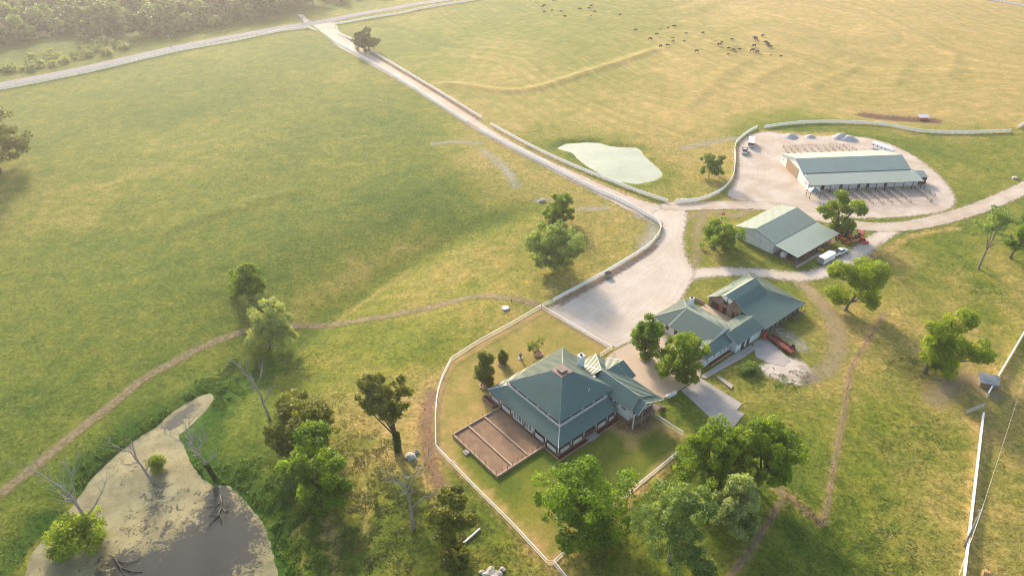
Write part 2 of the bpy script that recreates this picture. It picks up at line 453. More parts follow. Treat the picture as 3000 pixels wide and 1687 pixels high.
# bare strips on the ground: (points, half width, target palette index, strength)
BARE = [([(1060,150),(1270,262),(1405,348)], 1.6, 2.7, .75), ([(1437,372),(1700,505),(1870,585)], 1.0, 2.6, .6),
        ([(1440,440),(1600,520),(1760,590),(1850,640)], 5.0, 1.9, .5),
        ([(1262,1130),(1245,1200),(1250,1290),(1262,1380),(1290,1440)], 2.2, 2.6, .75),
        ([(2592,917),(2489,1082),(2485,1124),(2464,1252),(2416,1512),(2412,1532)], .5, 2.3, .4),
        ([(2412,1532),(2346,1485),(2272,1427)], .6, 2.7, .7), ([(2291,1466),(2230,1560),(2144,1687),(2060,1800)], .6, 2.3, .45),
        ([(2520,764),(2600,732),(2657,696),(2685,687),(2806,668)], .8, 2.6, .7),
        ([(2351,826),(2380,860),(2411,892),(2470,919),(2466,954),(2485,989),(2540,1003)], .7, 2.8, .6),
        ([(1582,912),(1400,1010),(1322,1062),(1290,1124),(1278,1190),(1282,1312),(1395,1424),(1618,1652)], .5, 2.7, .8),
        ([(1624,1655),(1868,1434),(1990,1335)], .9, 2.7, .8), ([(1592,906),(1792,1026)], .6, 2.7, .7),
        ([(1905,1225),(1995,1280)], .9, 2.6, .7), ([(2876,1224),(2820,1687)], .8, 2.4, .5),
        ([(1640,893),(1885,745),(1918,716)], 1.1, 2.8, .7), ([(208,1450),(130,1550),(46,1657)], .4, 1.9, .9),
        ([(950,922),(1010,872),(1090,820),(1200,748)], .5, 2.5, .55),
        ([(1800,1240),(1870,1262),(1900,1240)], 1.5, 2.6, .8), ([(2500,1080),(2560,1040)], 2, 1.9, .4),
        ([(2245,388),(2330,396),(2460,395)], 2.5, 2.6, .7), ([(2540,330),(2600,340),(2740,352)], 3.5, 3.0, .8),
        ([(960,1520),(985,1687)], .5, 2.8, .6), ([(870,1500),(880,1687)], .4, 2.6, .6), ([(1070,1430),(1065,1600)], .4, 2.7, .5),
        ([(1060,1340),(1160,1330)], 2., 2.4, .4), ([(1880,1236),(1830,1270),(1855,1300)], 1.2, 2.7, .6)]
def grow(a, b, s0, k, end):
    out = [a]; s = s0
    while abs(out[-1]) < abs(end): s *= k; out.append(out[-1] + math.copysign(s, end))
    return out
xs = np.concatenate([grow(-290, 0, 1.6, 1.16, -3200)[::-1][:-1], np.arange(-290, 262, 1.55), grow(262, 0, 1.6, 1.16, 3200)])
ys = np.concatenate([grow(62, 0, 1.5, 1.2, -900)[::-1][:-1], np.arange(62, 300, 1.35), np.arange(300, 520, 1.9), grow(520, 0, 2., 1.14, 3400)])
GX, GY = np.meshgrid(xs, ys)
GZ = hgt(GX, GY)
t = ground_t(GX, GY)
fence_soft = vnoise(GX, GY, 2.2, 91)
for pts, w, tgt, st in BARE:
    d, _ = seg_dist(GX, GY, PL(pts))
    k = st * (1 - sm(w * .5, w * 1.5 + 1.0, d + .6 * fence_soft))
    t = t * (1 - k) + tgt * k
# greener rank growth round the ponds and along the swale
d, p = seg_dist(GX, GY, SWALE); t = t - .55 * np.exp(-(d / 6) ** 2)
for poly in (POND_LOW, POND_UP):
    s = sdist(GX, GY, poly); t = t - .6 * np.exp(-((s - 2) / 4.0) ** 2) * (.4 + .6 * (vnoise(GX, GY, 5, 4) > -.3))
d, p = seg_dist(GX, GY, BERM); t = t + .5 * np.exp(-(d / 3.5) ** 2)
t = np.clip(t, 0, 3)
i0 = np.clip(t.astype(int), 0, 2); fr = (t - i0)[..., None]
C = PAL[i0] * (1 - fr) + PAL[i0 + 1] * fr
# mown house lawn is flatter and browner
LAWN = PL([(1586,903),(1400,1008),(1320,1060),(1287,1124),(1276,1190),(1278,1314),(1390,1427),(1618,1650),(1860,1431),(1985,1332),(2000,1275),(1911,1217),(1890,1120),(1757,1043),(1792,1026)])
lw = 1 - sm(-.8, .8, sdist(GX, GY, LAWN))
rough = np.clip(1 - .65 * lw, 0, 1)
C = C * (1 - lw[..., None] * np.array([.0, .05, .05]))
RGBA = np.concatenate([C, np.ones(C.shape[:2] + (1,))], 2)
# mowing / grazing swirl coordinate of the big pasture
past = sm(-10, 12, -sdist(GX, GY, PL([(1440,360),(1270,250),(1080,140),(990,70),(1430,0),(1800,-60),(3300,-60),(3300,340),(2700,380),(2400,350),(2200,380),(2000,400)])))
rough = rough * (1 - .45 * past)
sw = .62 * GX + .55 * GY + 26 * np.sin(GX / 47 + GY / 90) + 16 * np.sin(GY / 38 - GX / 70) + 30 * vnoise(GX, GY, 80, 21)
nx, ny = len(xs), len(ys)
idx = np.arange(nx * ny).reshape(ny, nx)
F = np.stack([idx[:-1, :-1], idx[:-1, 1:], idx[1:, 1:], idx[1:, :-1]], -1).reshape(-1, 4)
V = np.stack([GX, GY, GZ], -1).reshape(-1, 3)

m, nt = new_mat('pasture_ground')
geo = N(nt, 'ShaderNodeNewGeometry'); pos = geo.outputs['Position']
ca = N(nt, 'ShaderNodeAttribute', attribute_name='albedo')
ra = N(nt, 'ShaderNodeAttribute', attribute_name='rough')
pa = N(nt, 'ShaderNodeAttribute', attribute_name='mown'); sa = N(nt, 'ShaderNodeAttribute', attribute_name='swirl')
mp = N(nt, 'ShaderNodeMapping'); mp.inputs['Scale'].default_value = (1, 1, 0); L(nt, pos, mp.inputs[0])
pv = mp.outputs[0]
n1 = noise(nt, pv, .16, 6, .65); n2 = noise(nt, pv, .95, 5, .7, .4); n3 = noise(nt, pv, 3.2, 3, .6); n4 = noise(nt, pv, .36, 5, .65, .6)
c = ca.outputs['Color']
greener = mixrgb(nt, 1., c, (.68, .85, .58), 'MULTIPLY'); drier = mixrgb(nt, 1., c, (1.25, 1.13, 1.10), 'MULTIPLY')
c = mixrgb(nt, ramp(nt, n1, .28, .72), greener, drier)
c = mixrgb(nt, ra.outputs['Fac'], c, mixrgb(nt, 1., c, mixrgb(nt, ramp(nt, n4, .33, .67), (.74, .80, .68), (1.20, 1.14, 1.10)), 'MULTIPLY'))
amp = ra.outputs['Fac']
f2 = mixrgb(nt, ramp(nt, n2, .33, .68), (.48, .55, .42), (1.38, 1.30, 1.22))
c = mixrgb(nt, math_n(nt, 'MULTIPLY', amp, .92), c, mixrgb(nt, 1., c, f2, 'MULTIPLY'))
f3 = mixrgb(nt, ramp(nt, n3, .3, .7), (.70,) * 3, (1.25,) * 3)
c = mixrgb(nt, .8, c, mixrgb(nt, 1., c, f3, 'MULTIPLY'))
cx = N(nt, 'ShaderNodeCombineXYZ'); L(nt, sa.outputs['Fac'], cx.inputs[0])
sn = noise(nt, cx.outputs[0], .15, 4, .8)
st = mixrgb(nt, ramp(nt, sn, .36, .64), (.60, .68, .56), (1.34, 1.28, 1.24))
c = mixrgb(nt, math_n(nt, 'MULTIPLY', pa.outputs['Fac'], ramp(nt, n1, .35, .6, .15, .75)), c, mixrgb(nt, 1., c, st, 'MULTIPLY'))
b = N(nt, 'ShaderNodeBsdfPrincipled'); b.inputs['Roughness'].default_value = .95; b.inputs['Specular IOR Level'].default_value = .1
b.inputs['Sheen Weight'].default_value = .0; b.inputs['Sheen Roughness'].default_value = .5
b.inputs['Sheen Tint'].default_value = (1, .9, .6, 1)
L(nt, c, b.inputs['Base Color'])
bp = N(nt, 'ShaderNodeBump'); bp.inputs['Distance'].default_value = .55
hh = math_n(nt, 'ADD', math_n(nt, 'MULTIPLY', n2, .75), math_n(nt, 'MULTIPLY', n3, .35))
L(nt, hh, bp.inputs['Height']); L(nt, ramp(nt, amp, 0, 1, .05, .62), bp.inputs['Strength']); L(nt, bp.outputs[0], b.inputs['Normal'])
o = N(nt, 'ShaderNodeOutputMaterial'); L(nt, b.outputs[0], o.inputs[0])
me = np_mesh('ground', V, F, m, {'albedo': ('FLOAT_COLOR', RGBA.reshape(-1, 4)), 'rough': ('FLOAT', rough.ravel()),
                                 'mown': ('FLOAT', past.ravel()), 'swirl': ('FLOAT', sw.ravel())}, smooth=True)
tag(link('ground', me), kind='structure')

# ================================================================ roads and yards
def sheet_mat(name, ca_, cb, cc, soft=.55, bump=.35, scale=.35, track=.0, amount=1.0):
    m, nt = new_mat(name)
    geo = N(nt, 'ShaderNodeNewGeometry'); mp = N(nt, 'ShaderNodeMapping'); mp.inputs['Scale'].default_value = (1, 1, 0)
    L(nt, geo.outputs['Position'], mp.inputs[0]); pv = mp.outputs[0]
    ed = N(nt, 'ShaderNodeAttribute', attribute_name='edge'); ac = N(nt, 'ShaderNodeAttribute', attribute_name='across')
    n1 = noise(nt, pv, scale * .35, 6, .6, .5); n2 = noise(nt, pv, scale * 3, 5, .7); n3 = noise(nt, pv, 4., 3)
    c = mixrgb(nt, ramp(nt, n1, .40, .62), (*ca_, 1), (*cb, 1))
    c = mixrgb(nt, ramp(nt, n2, .52, .74, 0, .75), c, (*cc, 1))
    if track:
        cx = N(nt, 'ShaderNodeCombineXYZ'); L(nt, ac.outputs['Fac'], cx.inputs[0])
        tn = noise(nt, cx.outputs[0], .9, 3, .6)
        c = mixrgb(nt, ramp(nt, tn, .42, .6, 0, track), c, mixrgb(nt, 1., c, (.72, .66, .60), 'MULTIPLY'))
    c = mixrgb(nt, 1., c, mixrgb(nt, ramp(nt, n3, .3, .7), (.88,) * 3, (1.08,) * 3), 'MULTIPLY')
    b = N(nt, 'ShaderNodeBsdfPrincipled'); b.inputs['Roughness'].default_value = .92; b.inputs['Specular IOR Level'].default_value = .2
    L(nt, c, b.inputs['Base Color'])
    bp = N(nt, 'ShaderNodeBump'); bp.inputs['Distance'].default_value = .12; bp.inputs['Strength'].default_value = bump
    L(nt, math_n(nt, 'ADD', n2, math_n(nt, 'MULTIPLY', n3, .5)), bp.inputs['Height']); L(nt, bp.outputs[0], b.inputs['Normal'])
    e = math_n(nt, 'ADD', ed.outputs['Fac'], math_n(nt, 'MULTIPLY', math_n(nt, 'SUBTRACT', noise(nt, pv, .8, 5, .7), .5), 3.2 * soft))
    a = ramp(nt, e, -soft * .5, soft * .5, 0, amount)
    tr = N(nt, 'ShaderNodeBsdfTransparent'); mx = N(nt, 'ShaderNodeMixShader'); o = N(nt, 'ShaderNodeOutputMaterial')
    L(nt, a, mx.inputs[0]); L(nt, tr.outputs[0], mx.inputs[1]); L(nt, b.outputs[0], mx.inputs[2]); L(nt, mx.outputs[0], o.inputs[0])
    return m
def sheet(name, fn, x0, x1, y0, y1, step, mat, lift, margin=1.6, kind='structure', level=None, label=None):
    """lay a sheet over the ground where fn(X,Y) (distance inside, m) > -margin"""
    xs_ = np.arange(x0, x1 + step, step); ys_ = np.arange(y0, y1 + step, step)
    X, Y = np.meshgrid(xs_, ys_)
    e, a = fn(X, Y)
    idx = np.arange(X.size).reshape(X.shape)
    F = np.stack([idx[:-1, :-1], idx[:-1, 1:], idx[1:, 1:], idx[1:, :-1]], -1).reshape(-1, 4)
    F = F[(e.ravel()[F].max(1) > -margin)]
    used = np.unique(F); mp_ = np.zeros(X.size, int); mp_[used] = np.arange(len(used))
    Xf, Yf = X.ravel()[used], Y.ravel()[used]
    Z = (hgt(Xf, Yf) + lift) if level is None else np.full(len(used), level)
    me = np_mesh(name, np.stack([Xf, Yf, Z], 1), mp_[F], mat, {'edge': ('FLOAT', e.ravel()[used]), 'across': ('FLOAT', a.ravel()[used])}, smooth=True)
    o = link(name, me); tag(o, kind=kind)
    if label: o['label'] = label
    return o
def poly_sheet(name, px, step, mat, lift, extra=(), margin=1.6):
    pts = smooth_pts(PL(px), 2, True)
    ex = [(smooth_pts(PL(l)), w) for l, w in extra]
    allp = np.concatenate([pts] + [e[0] for e in ex])
    def fn(X, Y):
        e = -sdist(X, Y, pts); a = e
        for l, w in ex:
            d, _ = seg_dist(X, Y, l); e = np.maximum(e, w / 2 - d)
        return e, e + .6 * vnoise(X, Y, 7, 2)
    return sheet(name, fn, allp[:, 0].min() - 4, allp[:, 0].max() + 4, allp[:, 1].min() - 4, allp[:, 1].max() + 4, step, mat, lift, margin)
def lane(name, px, width, step, mat, lift, world=None, margin=1.6, two=False):
    l = smooth_pts(PL(px), 2) if world is None else np.array(world, float)
    if world is None and two:
        l = np.array([G(x, y)[:2] for x, y in px]); l = smooth_pts(l, 2)
    def fn(X, Y):
        d, _ = seg_dist(X, Y, l)
        if two: return 1.2 - d - .8 * np.exp(-(d / .4) ** 2), d
        return width / 2 - d, d
    return sheet(name, fn, l[:, 0].min() - width, l[:, 0].max() + width, l[:, 1].min() - width, l[:, 1].max() + width, step, mat, lift, margin)
GRAV = sheet_mat('pale_gravel', (.46,.375,.285), (.555,.485,.405), (.38,.275,.185), soft=1.1, track=.35)
GRAVW = sheet_mat('white_gravel', (.52,.44,.355), (.585,.52,.44), (.43,.335,.245), soft=1.5, track=.25)
GRAVB = sheet_mat('barn_gravel', (.455,.37,.29), (.555,.485,.41), (.37,.225,.14), soft=1.4, track=.15)
DIRT = sheet_mat('dirt_track', (.27,.205,.115), (.33,.25,.15), (.19,.16,.07), soft=1.2, amount=.75)
SAND = sheet_mat('sandy_track', (.40,.31,.18), (.46,.36,.23), (.27,.23,.10), soft=2.4, amount=.52)
ASPH = sheet_mat('old_asphalt', (.235,.23,.235), (.26,.25,.25), (.20,.195,.20), soft=.35, track=.25)
ROCK = sheet_mat('bare_limestone', (.42,.39,.33), (.54,.51,.46), (.27,.25,.13), soft=4.0, amount=.55)

# the county road: straight, from far left to beyond the top edge
ra_, rb_ = np.array(P(0, 248)[:2]), np.array(P(1308, 0)[:2])
rp = [np.array(P(x, y)[:2]) for x, y in ((0,248.5),(229,204),(448,156),(668,111),(880,78),(1000,56),(1180,20),(1310,0))]
d0 = (rp[0] - rp[1]) / np.linalg.norm(rp[0] - rp[1]); d1 = (rp[-1] - rp[-3]) / np.linalg.norm(rp[-1] - rp[-3])
ROADL = smooth_pts([rp[0] + d0 * 300] + rp + [rp[-1] + d1 * 330], 2)
lane('road', None, 8.2, 2.0, ASPH, .14, world=ROADL)
lane('road', None, 7, 3.0, ASPH, .14, world=PL([(2700,-30),(2900,0),(3000,16),(3200,60)]))
poly_sheet('driveway', [(905,66),(975,60),(1000,104),(1080,156),(1270,270),(1403,354),(1437,380),(1560,448),(1700,513),(1873,589),(1955,603),(1975,640),(1885,640),
   (1761,575),(1610,497),(1440,408),(1370,368),(1220,268),(1040,164),(985,136),(955,105),(935,90)], 1.0, GRAV, .05)
poly_sheet('gravel_yard', [(1594,905),(1640,886),(1700,850),(1781,803),(1885,744),(1918,718),(1945,678),(1938,648),(1900,628),(1955,604),(2010,606),(2010,650),(2000,700),
   (2010,760),(2040,800),(2010,850),(1985,890),(1960,915),(1930,950),(1880,990),(1835,1008),(1792,1022),(1700,970)], 1.0, GRAVW, .07)
poly_sheet('barn_yard', [(2120,575),(2152,540),(2162,480),(2160,430),(2185,398),(2240,384),(2320,396),(2420,398),(2530,400),(2620,425),(2700,470),(2760,520),(2798,570),(2797,605),
   (2760,622),(2650,636),(2560,640),(2500,640),(2400,628),(2300,605),(2200,598)], 1.2, GRAVB, .04, margin=2.6)
lane('gravel_lane', [(1960,606),(2060,603),(2150,600),(2240,603),(2330,616),(2420,642),(2500,661),(2600,668),(2700,657),(2800,632),(2900,598),(3000,553),(3150,470)], 6.2, 1.0, GRAV, .09)
lane('shed_lane', [(2610,676),(2560,705),(2510,745),(2450,785),(2390,806),(2330,812),(2240,800),(2150,795),(2060,798),(2000,812)], 5.0, 1.0, GRAVW, .06, margin=2.2)
lane('loop_track', [(2330,818),(2370,850),(2415,895),(2445,945),(2458,1000),(2450,1050),(2420,1085),(2370,1110)], 4.2, .8, SAND, .05, margin=2.4)
lane('yard_track', [(2010,640),(2090,612),(2150,640),(2200,610)], 3.0, .9, SAND, .045, margin=2.2)
poly_sheet('gravel_patch', [(2205,1075),(2260,1060),(2320,1040),(2400,1095),(2370,1128),(2300,1125)], .7, GRAVW, .05, margin=2.4)
lane('dirt_track', [(1588,898),(1540,882),(1455,868),(1370,870),(1281,897),(1190,915),(1106,932),(1000,948),(885,953),(800,958),(722,967),(660,990),(605,1008),(520,1055),(442,1095),(380,1140),(326,1188),(250,1245),(175,1305),(80,1385),(0,1445),(-120,1540)],
     4.2, .42, DIRT, .10, margin=1.2, two=True)
for k, (l, w) in enumerate([([(1415,442),(1450,470),(1475,490),(1500,520),(1510,545)], 2.6), ([(1270,422),(1330,415),(1410,420)], 1.6),
               ([(1872,632),(1905,640),(1916,665),(1900,700),(1885,725)], 3.4), ([(1575,590),(1600,586)], 2.), ([(1700,612),(1775,612)], 1.8),
               ([(2000,435),(2080,418),(2160,405)], 2.2), ([(2270,965),(2300,980),(2330,1000),(2350,1015)], 3.0)]):
    pts = np.array([G(x, y)[:2] for x, y in l])
    lane('rock_outcrop', None, w, .6, ROCK, .06, world=smooth_pts(pts, 2), margin=2.4)
REDSOIL = sheet_mat('red_bare_soil', (.13,.062,.040), (.17,.09,.055), (.10,.075,.03), soft=3.4, amount=.8)
REDV = sheet_mat('red_verge', (.30,.165,.105), (.35,.21,.14), (.20,.15,.06), soft=1.4, amount=.6)
REDP = sheet_mat('pink_soil', (.36,.225,.16), (.42,.30,.22), (.24,.18,.09), soft=1.0, amount=.48)
lane('bare_soil', [(2535,336),(2590,344),(2650,348),(2735,354)], 6.0, 1.2, REDSOIL, .05, margin=2.4)
lane('bare_soil', [(1085,156),(1180,212),(1276,268),(1402,350)], 1.7, 1.0, REDV, .10, margin=1.6)
lane('bare_soil', [(1645,890),(1700,856),(1785,812),(1884,752),(1920,722)], 1.5, .8, REDV, .085, margin=1.6)
lane('bare_soil', [(1264,1150),(1248,1230),(1252,1310),(1272,1385),(1300,1440)], 2.6, .7, REDV, .05, margin=2.0)
lane('bare_soil', [(2592,917),(2540,1000),(2489,1082),(2485,1124),(2464,1252),(2440,1380),(2416,1512),(2412,1532)], .95, .5, REDP, .05, margin=1.2)
lane('bare_soil', [(2412,1532),(2385,1515),(2346,1485),(2300,1450),(2272,1427)], 1.2, .5, REDP, .055, margin=1.2)
lane('bare_soil', [(2291,1466),(2230,1560),(2144,1687),(2060,1800)], 1.3, .5, REDP, .05, margin=1.2)
lane('bare_soil', [(2740,1170),(2790,1120),(2850,1100),(2900,1150)], 5.0, .8, SAND, .05, margin=2.6)
lane('bare_soil', [(1785,1236),(1850,1262),(1895,1242)], 1.8, .6, REDV, .05, margin=2.0)
lane('bare_soil', [(2060,635),(2040,680),(2045,740),(2030,790)], 2.4, .8, SAND, .05, margin=2.4)
def slab(name, px, th, mat, z0=0., bevel=False):
    mb = MB(); mb.prism([(x, y, z0 - .2) for x, y in PL(px, z0 + th)], (0, 0, th + .2)); return tag(mb.build(name, mat), kind='structure')
M['beige'] = simple('beige_concrete', (.50,.385,.27), .85, .07, .15, c2=(.44,.34,.245))
slab('concrete_apron', [(1797,1030),(1880,988),(1962,943),(2040,1010),(2055,1090),(2050,1106),(1993,1141),(1938,1170),(1905,1165),(1800,1100),(1760,1060)], .09, M['beige'])
slab('concrete_drive', [(1996,1143),(2052,1106),(2174,1182),(2158,1202),(2182,1210),(2140,1262),(2060,1252),(2086,1228)], .13, M['concrete'])
slab('walkway', [(2058,1097),(2054,1104),(2068,1108),(2180,1046),(2215,1020),(2200,1010),(2150,1038)], .16, M['concrete'])
slab('stable_apron', [(2205,1002),(2244,987),(2317,1055),(2296,1073),(2250,1062),(2215,1045)], .11, M['concrete'])
slab('garden_step', [(2098,1103),(2106,1100),(2148,1128),(2143,1138)], .35, M['concrete'])

# ================================================================ ponds
def water_mat(name, base, rough, bump):
    m, nt = new_mat(name)
    geo = N(nt, 'ShaderNodeNewGeometry'); b = N(nt, 'ShaderNodeBsdfPrincipled'); o = N(nt, 'ShaderNodeOutputMaterial')
    n1 = noise(nt, geo.outputs['Position'], .08, 4)
    L(nt, mixrgb(nt, ramp(nt, n1, .35, .65), (*base, 1), (*[x * .8 for x in base], 1)), b.inputs['Base Color'])
    b.inputs['Roughness'].default_value = rough; b.inputs['IOR'].default_value = 1.33
    bp = N(nt, 'ShaderNodeBump'); bp.inputs['Strength'].default_value = bump; bp.inputs['Distance'].default_value = .05
    L(nt, noise(nt, geo.outputs['Position'], 1.2, 2), bp.inputs['Height']); L(nt, bp.outputs[0], b.inputs['Normal'])
    L(nt, b.outputs[0], o.inputs[0]); return m
def pond(name, poly, wl, mat):
    fn = lambda X, Y: (-sdist(X, Y, poly), 0 * X)
    return sheet(name, fn, poly[:, 0].min() - 4, poly[:, 0].max() + 4, poly[:, 1].min() - 4, poly[:, 1].max() + 4, 1.4, mat, 0, margin=2.2, level=wl)
tag(pond('pond_water', POND_LOW, WL_LOW, water_mat('dark_pond_water', (.070,.070,.058), .035, .01)), 'lower pond of still grey water half covered by cream algae')
tag(pond('pond_water', POND_UP, WL_UP, water_mat('milky_pond_water', (.40,.43,.30), .14, .03)), 'upper pond of flat milky pale green water')
# algae mat floating on the lower pond
OPEN = [((640,1450),3.2,1.0),((655,1490),4,.9),((690,1540),4,.6),((560,1660),7.5,1.0),((490,1680),6,.75),((600,1610),5,.7),((640,1600),7,.4),((700,1650),6,.45),((345,1655),4,.8),((400,1670),5,.5),
        ((512,1238),1.8,1.15),((530,1222),1.8,1.0),((552,1203),1.6,1.0),((495,1250),1.6,.9),((570,1190),1.5,.7),((455,1440),2.2,.75),((470,1480),2.5,.5),((470,1500),5,.22),((560,1530),5,.3),((730,1570),4,.4),((390,1545),2.5,.4)]
def algae_fn(X, Y):
    e = -sdist(X, Y, POND_LOW)
    o_ = .33 + 0 * X
    for (px, py), r, s in OPEN:
        c = P(px, py, WL_LOW); o_ = o_ + .85 * s * np.exp(-((X - c[0]) ** 2 + (Y - c[1]) ** 2) / (r * r))
    return np.minimum(e + 1.5, 6), o_
m, nt = new_mat('algae_mat')
geo = N(nt, 'ShaderNodeNewGeometry'); ed = N(nt, 'ShaderNodeAttribute', attribute_name='across')
pv = geo.outputs['Position']
n1 = noise(nt, pv, .42, 10, .82, .6); n2 = noise(nt, pv, 2.2, 6, .75, .8); n3 = noise(nt, pv, .10, 4, .6)
c = mixrgb(nt, ramp(nt, n3, .38, .62), (.40,.335,.165), (.30,.285,.155))
c = mixrgb(nt, ramp(nt, n2, .35, .65, 0, .6), c, (.21,.20,.115))
b = N(nt, 'ShaderNodeBsdfPrincipled'); b.inputs['Roughness'].default_value = .7; b.inputs['Specular IOR Level'].default_value = .12; L(nt, c, b.inputs['Base Color'])
bp = N(nt, 'ShaderNodeBump'); bp.inputs['Strength'].default_value = .3; bp.inputs['Distance'].default_value = .1; L(nt, n2, bp.inputs['Height']); L(nt, bp.outputs[0], b.inputs['Normal'])
val = math_n(nt, 'ADD', math_n(nt, 'MULTIPLY', math_n(nt, 'SUBTRACT', n1, .5), 5.0), math_n(nt, 'MULTIPLY', math_n(nt, 'SUBTRACT', n2, .5), 3.0))
thr = math_n(nt, 'SUBTRACT', val, math_n(nt, 'MULTIPLY', math_n(nt, 'SUBTRACT', ed.outputs['Fac'], .86), 1.15))
a = math_n(nt, 'MULTIPLY', ramp(nt, thr, -.04, .10), ramp(nt, noise(nt, pv, .16, 5, .65), .36, .6, .62, 1.))
tr = N(nt, 'ShaderNodeBsdfTransparent'); mx = N(nt, 'ShaderNodeMixShader'); o = N(nt, 'ShaderNodeOutputMaterial')
L(nt, a, mx.inputs[0]); L(nt, tr.outputs[0], mx.inputs[1]); L(nt, b.outputs[0], mx.inputs[2]); L(nt, mx.outputs[0], o.inputs[0])
sheet('algae', algae_fn, POND_LOW[:, 0].min() - 3, POND_LOW[:, 0].max() + 3, POND_LOW[:, 1].min() - 3, POND_LOW[:, 1].max() + 3, 1.2, m, 0, margin=.2, kind='stuff', level=WL_LOW + .02,
      label='cream and green algae floating on the lower pond')
# ================================================================ fences
POSTS = {}
def post_mesh(kind):
    if kind not in POSTS:
        mb = MB()
        if kind == 'white': mb.box(-.08,.08,-.08,.08,-.3,1.45); mb.box(-.1,.1,-.1,.1,1.45,1.5); mm = M['fence_white']
        elif kind == 'pipe': mb.tube([(0,0,-.3),(0,0,1.22)], [.045,.045], 6); mm = M['fence_white']
        elif kind == 'rust': mb.tube([(0,0,-.3),(0,0,1.35)], [.055,.05], 6); mm = M['rust']
        elif kind == 'tpost': mb.box(-.03,.03,-.03,.03,-.3,1.3); mm = M['rust']
        o = mb.build('post', mm); POSTS[kind] = o.data; bpy.data.objects.remove(o)
    return POSTS[kind]
def fence(px, label, kind='white', step=2.9, world=None, rails=None, name='rail_fence', group=None, cat='fence', smooth=1, wob=0.):
    if world is None: pts = np.array([G(x, y)[:2] for x, y in px])
    else: pts = np.array(world, float)
    if smooth: pts = smooth_pts(pts, smooth)
    seg = np.hypot(*(pts[1:] - pts[:-1]).T); cum = np.concatenate([[0], np.cumsum(seg)])
    n = max(2, min(100, int(round(cum[-1] / step)) + 1))
    q = np.linspace(0, cum[-1], n)
    X = np.interp(q, cum, pts[:, 0]); Y = np.interp(q, cum, pts[:, 1]); Z = hgt(X, Y)
    root = thing(name, label, cat, (X[0], Y[0], Z[0]), 0, group)
    pm = post_mesh(kind)
    for i in range(n):
        o = link('post', pm, root); o.location = (X[i] - X[0], Y[i] - Y[0], Z[i] - Z[0])
        j = min(i, n - 2); o.rotation_euler = (random.uniform(-wob, wob), random.uniform(-wob, wob), math.atan2(Y[j + 1] - Y[j], X[j + 1] - X[j]))
    if rails is None:
        rails = {'white': [(.36,.06,.24),(.70,.06,.24),(1.04,.06,.24),(1.40,.17,.22)], 'pipe': [(.16,.06,.10),(.66,.03,.03),(1.22,.13,.13)],
                 'rust': [(.45,.03,.03),(.85,.03,.03),(1.25,.03,.03)], 'tpost': [(.5,.02,.02),(.9,.02,.02),(1.2,.02,.02)]}[kind]
    for h, w, hh in rails:
        mb = MB()
        for i in range(n - 1):
            mb.bar((X[i] - X[0], Y[i] - Y[0], Z[i] - Z[0] + h), (X[i + 1] - X[0], Y[i + 1] - Y[0], Z[i + 1] - Z[0] + h), w, hh)
        mb.build('rail' if kind in ('white', 'pipe') else 'wire', M['fence_white'] if kind in ('white', 'pipe') else M['rust'], root)
    return root
def gate(p0, p1, label, mat='steel', h=1.25, bars=5, name='field_gate', world=False):
    a, b = (G(*p0), G(*p1)) if not world else (p0, p1)
    L_ = math.hypot(b[0] - a[0], b[1] - a[1]); an = math.atan2(b[1] - a[1], b[0] - a[0])
    root = thing(name, label, 'gate', a, an)
    mb = MB()
    for x in (0.04, L_ - .04): mb.tube([(x,0,.1),(x,0,h)], [.04,.04], 6)
    mb.tube([(0,0,h),(L_,0,h)], [.04,.04], 6); mb.tube([(0,0,.15),(L_,0,.15)], [.04,.04], 6)
    mb.build('gate_frame', M[mat], root)
    mb = MB()
    for k in range(1, bars): mb.tube([(0,0,.15 + (h - .15) * k / bars),(L_,0,.15 + (h - .15) * k / bars)], [.03,.03], 5)
    mb.build('gate_bars', M[mat], root)
    return root
WIDE = [(.36,.08,.24),(.70,.08,.24),(1.04,.08,.24),(1.42,.34,.20)]
wf = 'white board fences of the ranch'
A_ = np.array([P(x, y)[:2] for x, y in [(0,264),(124,240),(299,204),(479,163),(699,121),(835,96),(905,84)]])
d = (A_[0] - A_[1]) / np.linalg.norm(A_[0] - A_[1])
fence(None, 'long white board fence between the county road and the left green field', world=np.concatenate([[A_[0] + d * 60], A_]), group=wf, step=3.0)
fence([(905,84),(930,94)], 'short white fence return at the field side of the driveway mouth', group=wf, smooth=0)
B_ = np.array([P(x, y)[:2] for x, y in [(977,75),(1080,58),(1179,40),(1229,29),(1427,-6)]]); d = (B_[-1] - B_[-2]) / np.linalg.norm(B_[-1] - B_[-2])
fence(None, 'white board fence along the county road above the cattle pasture', world=np.concatenate([B_, [B_[-1] + d * 70]]), group=wf, step=3.0, smooth=0)
fence([(977,75),(981,84),(988,82),(989,101),(1025,116),(1083,150),(1274,265),(1411,350)], 'white fence on the pasture side of the driveway, under the lone dark oak', group=wf, smooth=0)
fence([(955,84),(957,103),(973,122),(1033,153),(1127,209),(1220,266),(1367,361)], 'white fence on the left field side of the driveway', group=wf, smooth=0)
fence([(1404,383),(1520,444),(1640,505),(1749,562),(1781,574),(1845,604),(1881,626),(1932,655),(1939,676),(1912,714),(1881,738),(1781,799),(1700,843),(1622,885)],
      'white fence curving from the driveway round the white gravel yard', group=wf)
fence([(1437,368),(1560,436),(1700,500),(1873,568),(1955,594)], 'white fence between the driveway and the milky pond', group=wf)
fence([(1976,595),(2000,594),(2054,590),(2113,563),(2136,541),(2149,517),(2153,478),(2151,428),(2167,410),(2194,388),(2217,377)], 'white fence bending around the barn yard beside the parked flatbed truck', group=wf)
fence([(2238,377),(2287,369),(2349,363),(2408,361),(2481,362),(2582,367),(2629,376),(2699,390),(2815,393),(2959,388)], 'long curved white fence behind the gravel heaps and the big barn', group=wf)
